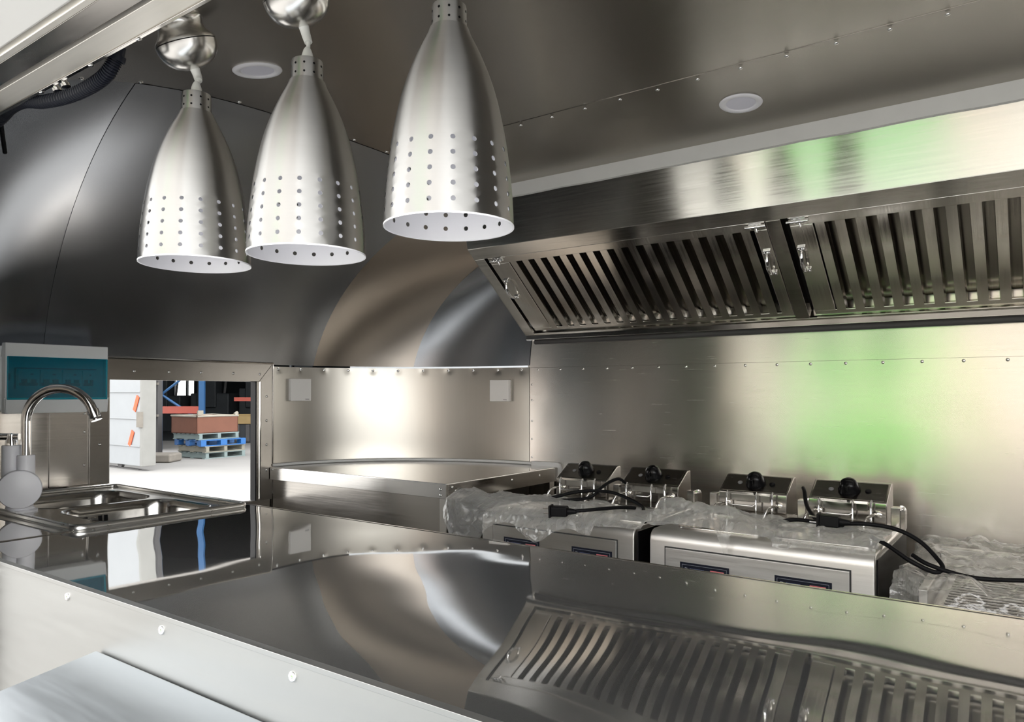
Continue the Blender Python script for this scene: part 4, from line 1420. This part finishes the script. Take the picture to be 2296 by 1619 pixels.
G().obox((0.15, D - 0.1, H_ + 0.06), (1, 0, 0), (0, 1, 0), (0, 0, 1), 0.08, 0.02, 0.06).build('torn_flap', 'paper_pale', ct_, local=True)

# timber on a dark crate inside
t = thing('timber_bundle', 'tan timber boards lying on a dark crate in the warehouse', 'timber', L2W(-8.0, 24))
for k in range(3):
    lbox(G(), -9.2, -6.2, 23.7 + k * 0.22, 23.9 + k * 0.22, 0.62 + 0.03 * k, 0.86 + 0.03 * k).build('board', 'timber', t)
t = thing('dark_crate', 'dark slatted crate under the tan timber', 'crate', L2W(-8.0, 24.2))
lbox(G(), -9.0, -6.4, 23.75, 24.6, 0, 0.60).build('crate_body', 'machine_dark', t)
for k in range(8):
    lbox(G(), -8.9 + k * 0.33, -8.78 + k * 0.33, 23.70, 23.76, 0.05, 0.60).build('slat', 'column_grey', t)
rnd = random.Random(3)
for k in range(6):
    l = -14.5 + k * 2.0
    t = thing('stored_machine', ['dark bulky machine far inside the warehouse beside the door', 'dark bulky machine behind the blue rack',
              'dark machine deep behind the carton', 'dark machine deep behind the timber', 'dark machine at the warehouse right bay', 'dark machine in the far right corner'][k],
              'machine', L2W(l, 31), 0, 'dark machines in the warehouse')
    lbox(G(), l - 0.8, l + 0.8, 30.4, 32, 0, 1.3 + rnd.random() * 0.8).build('body', 'machine_dark', t, bevel=0.06)
    lbox(G(), l - 0.5, l + 0.3, 30.3, 31, 1.0, 2.3 + rnd.random() * 0.6).build('turret', 'machine_dark', t, bevel=0.05)
    G().tube([L2W(l + 0.5, 30.6, 1.2), L2W(l + 0.7, 30.5, 2.6)], 0.05, 6).build('arm', 'column_grey', t)

# warehouse shell, open to the yard, gaps in its far wall
wh = thing('warehouse', 'dark open-fronted warehouse with bright gaps in its far wall', 'building', L2W(-9, 30))
lbox(G(), -30, 4, 20.9, 46, 11.0, 11.2).build('roof', 'shed_dark', wh)
lbox(G(), -30.2, -30, 20.9, 46, 0, 11.0).build('side_wall', 'shed_dark', wh)
lbox(G(), 3.8, 4.0, 20.9, 46, 0, 11.0).build('side_wall', 'shed_dark', wh)
g = G()
cuts = [(-21.0, -20.3), (-20.2, -19.8), (-19.6, -18.9), (-16.4, -16.0), (-15.95, -15.3)]
lbox(g, -30, 4, 45.8, 46, 0, 1.45)
lbox(g, -30, 4, 45.8, 46, 2.9, 11.0)
p = -30
for a, b in cuts:
    lbox(g, p, a, 45.8, 46, 1.45, 2.9)
    p = b
lbox(g, p, 4, 45.8, 46, 1.45, 2.9)
g.build('far_wall', 'shed_dark', wh)
lbox(G(), -30, 4, 24.9, 45.8, 0.001, 0.012).build('shed_floor_shade', 'machine_dark', wh)  # dark sheet over the yard slab: shade under the roof as colour
lbox(G(), -30, -10.2, 20.9, 21.1, 0, 11.0).build('front_wall', 'door_white', wh)
lbox(G(), -4.6, 4, 20.9, 21.1, 0, 11.0).build('front_wall', 'door_white', wh)
lbox(G(), -10.2, -4.6, 20.9, 21.1, 8.5, 11.0).build('front_wall', 'door_white', wh)

# yard on the serving side, seen only in the steel: pale facade and a green container
fb = thing('factory_building', 'pale pinkish factory front mirrored in the steel walls', 'building', (0, -12, GZ))
G().box(-13, 6, -12.4, -12, GZ, 4.9).build('wall', 'facade_pink', fb)
G().box(-13.3, 6.3, -12.6, -11.7, 4.9, 5.1).build('roof_edge', 'door_white', fb)
for x in (-10.8, 3.4):
    wv = G().box(x - 0.9, x + 0.9, -12.0, -11.94, 1.4, 3.2).build('window', 'door_white', fb)
    G().box(x - 0.8, x + 0.8, -11.95, -11.93, 1.5, 3.1).build('pane', 'glass_dark', wv)
for x in (-12.6, -8.6, -4.7, -0.1, 2.2, 5.6):
    G().box(x - 0.22, x + 0.22, -12.0, -11.9, GZ, 4.9).build('streak_pilaster', 'facade_white', fb)  # unseen, added to put pale streaks into the lamp reflections
gt_ = G().box(-7.9, -5.4, -12.0, -11.95, GZ, 3.0).build('gate', 'glass_dark', fb)  # unseen dark gate, added for contrast in the reflected streaks
for k in range(5):
    G().box(-7.85 + k * 0.5, -7.8 + k * 0.5, -11.95, -11.92, GZ, 3.0).build('gate_bar', 'column_grey', gt_)
gc = thing('green_trailer', 'bright green box trailer with pale skirt, mirrored in the back wall', 'trailer', (-1.9, -7.5, GZ))
G().box(-3.15, -1.15, -9.5, -7.1, 0.30, 2.0).build('body', 'green_paint', gc, bevel=0.03)
G().box(-3.10, -1.2, -9.45, -7.14, GZ + 0.22, 0.30).build('skirt', 'door_white', gc, bevel=0.01)
for k in range(8):
    x = -3.02 + k * 0.225
    G().box(x, x + 0.10, -7.1, -7.06, 0.36, 1.94).build('rib', 'green_paint', gc)
for x in (-2.75, -1.5):
    for y in (-9.0, -7.6):
        G().lathe([(0.10, -0.09), (0.24, -0.09), (0.25, -0.06), (0.25, 0.06), (0.24, 0.09), (0.10, 0.09)], (x, y, GZ + 0.25), (1, 0, 0), 20).build('wheel', 'black_rubber', gc, smooth=40)
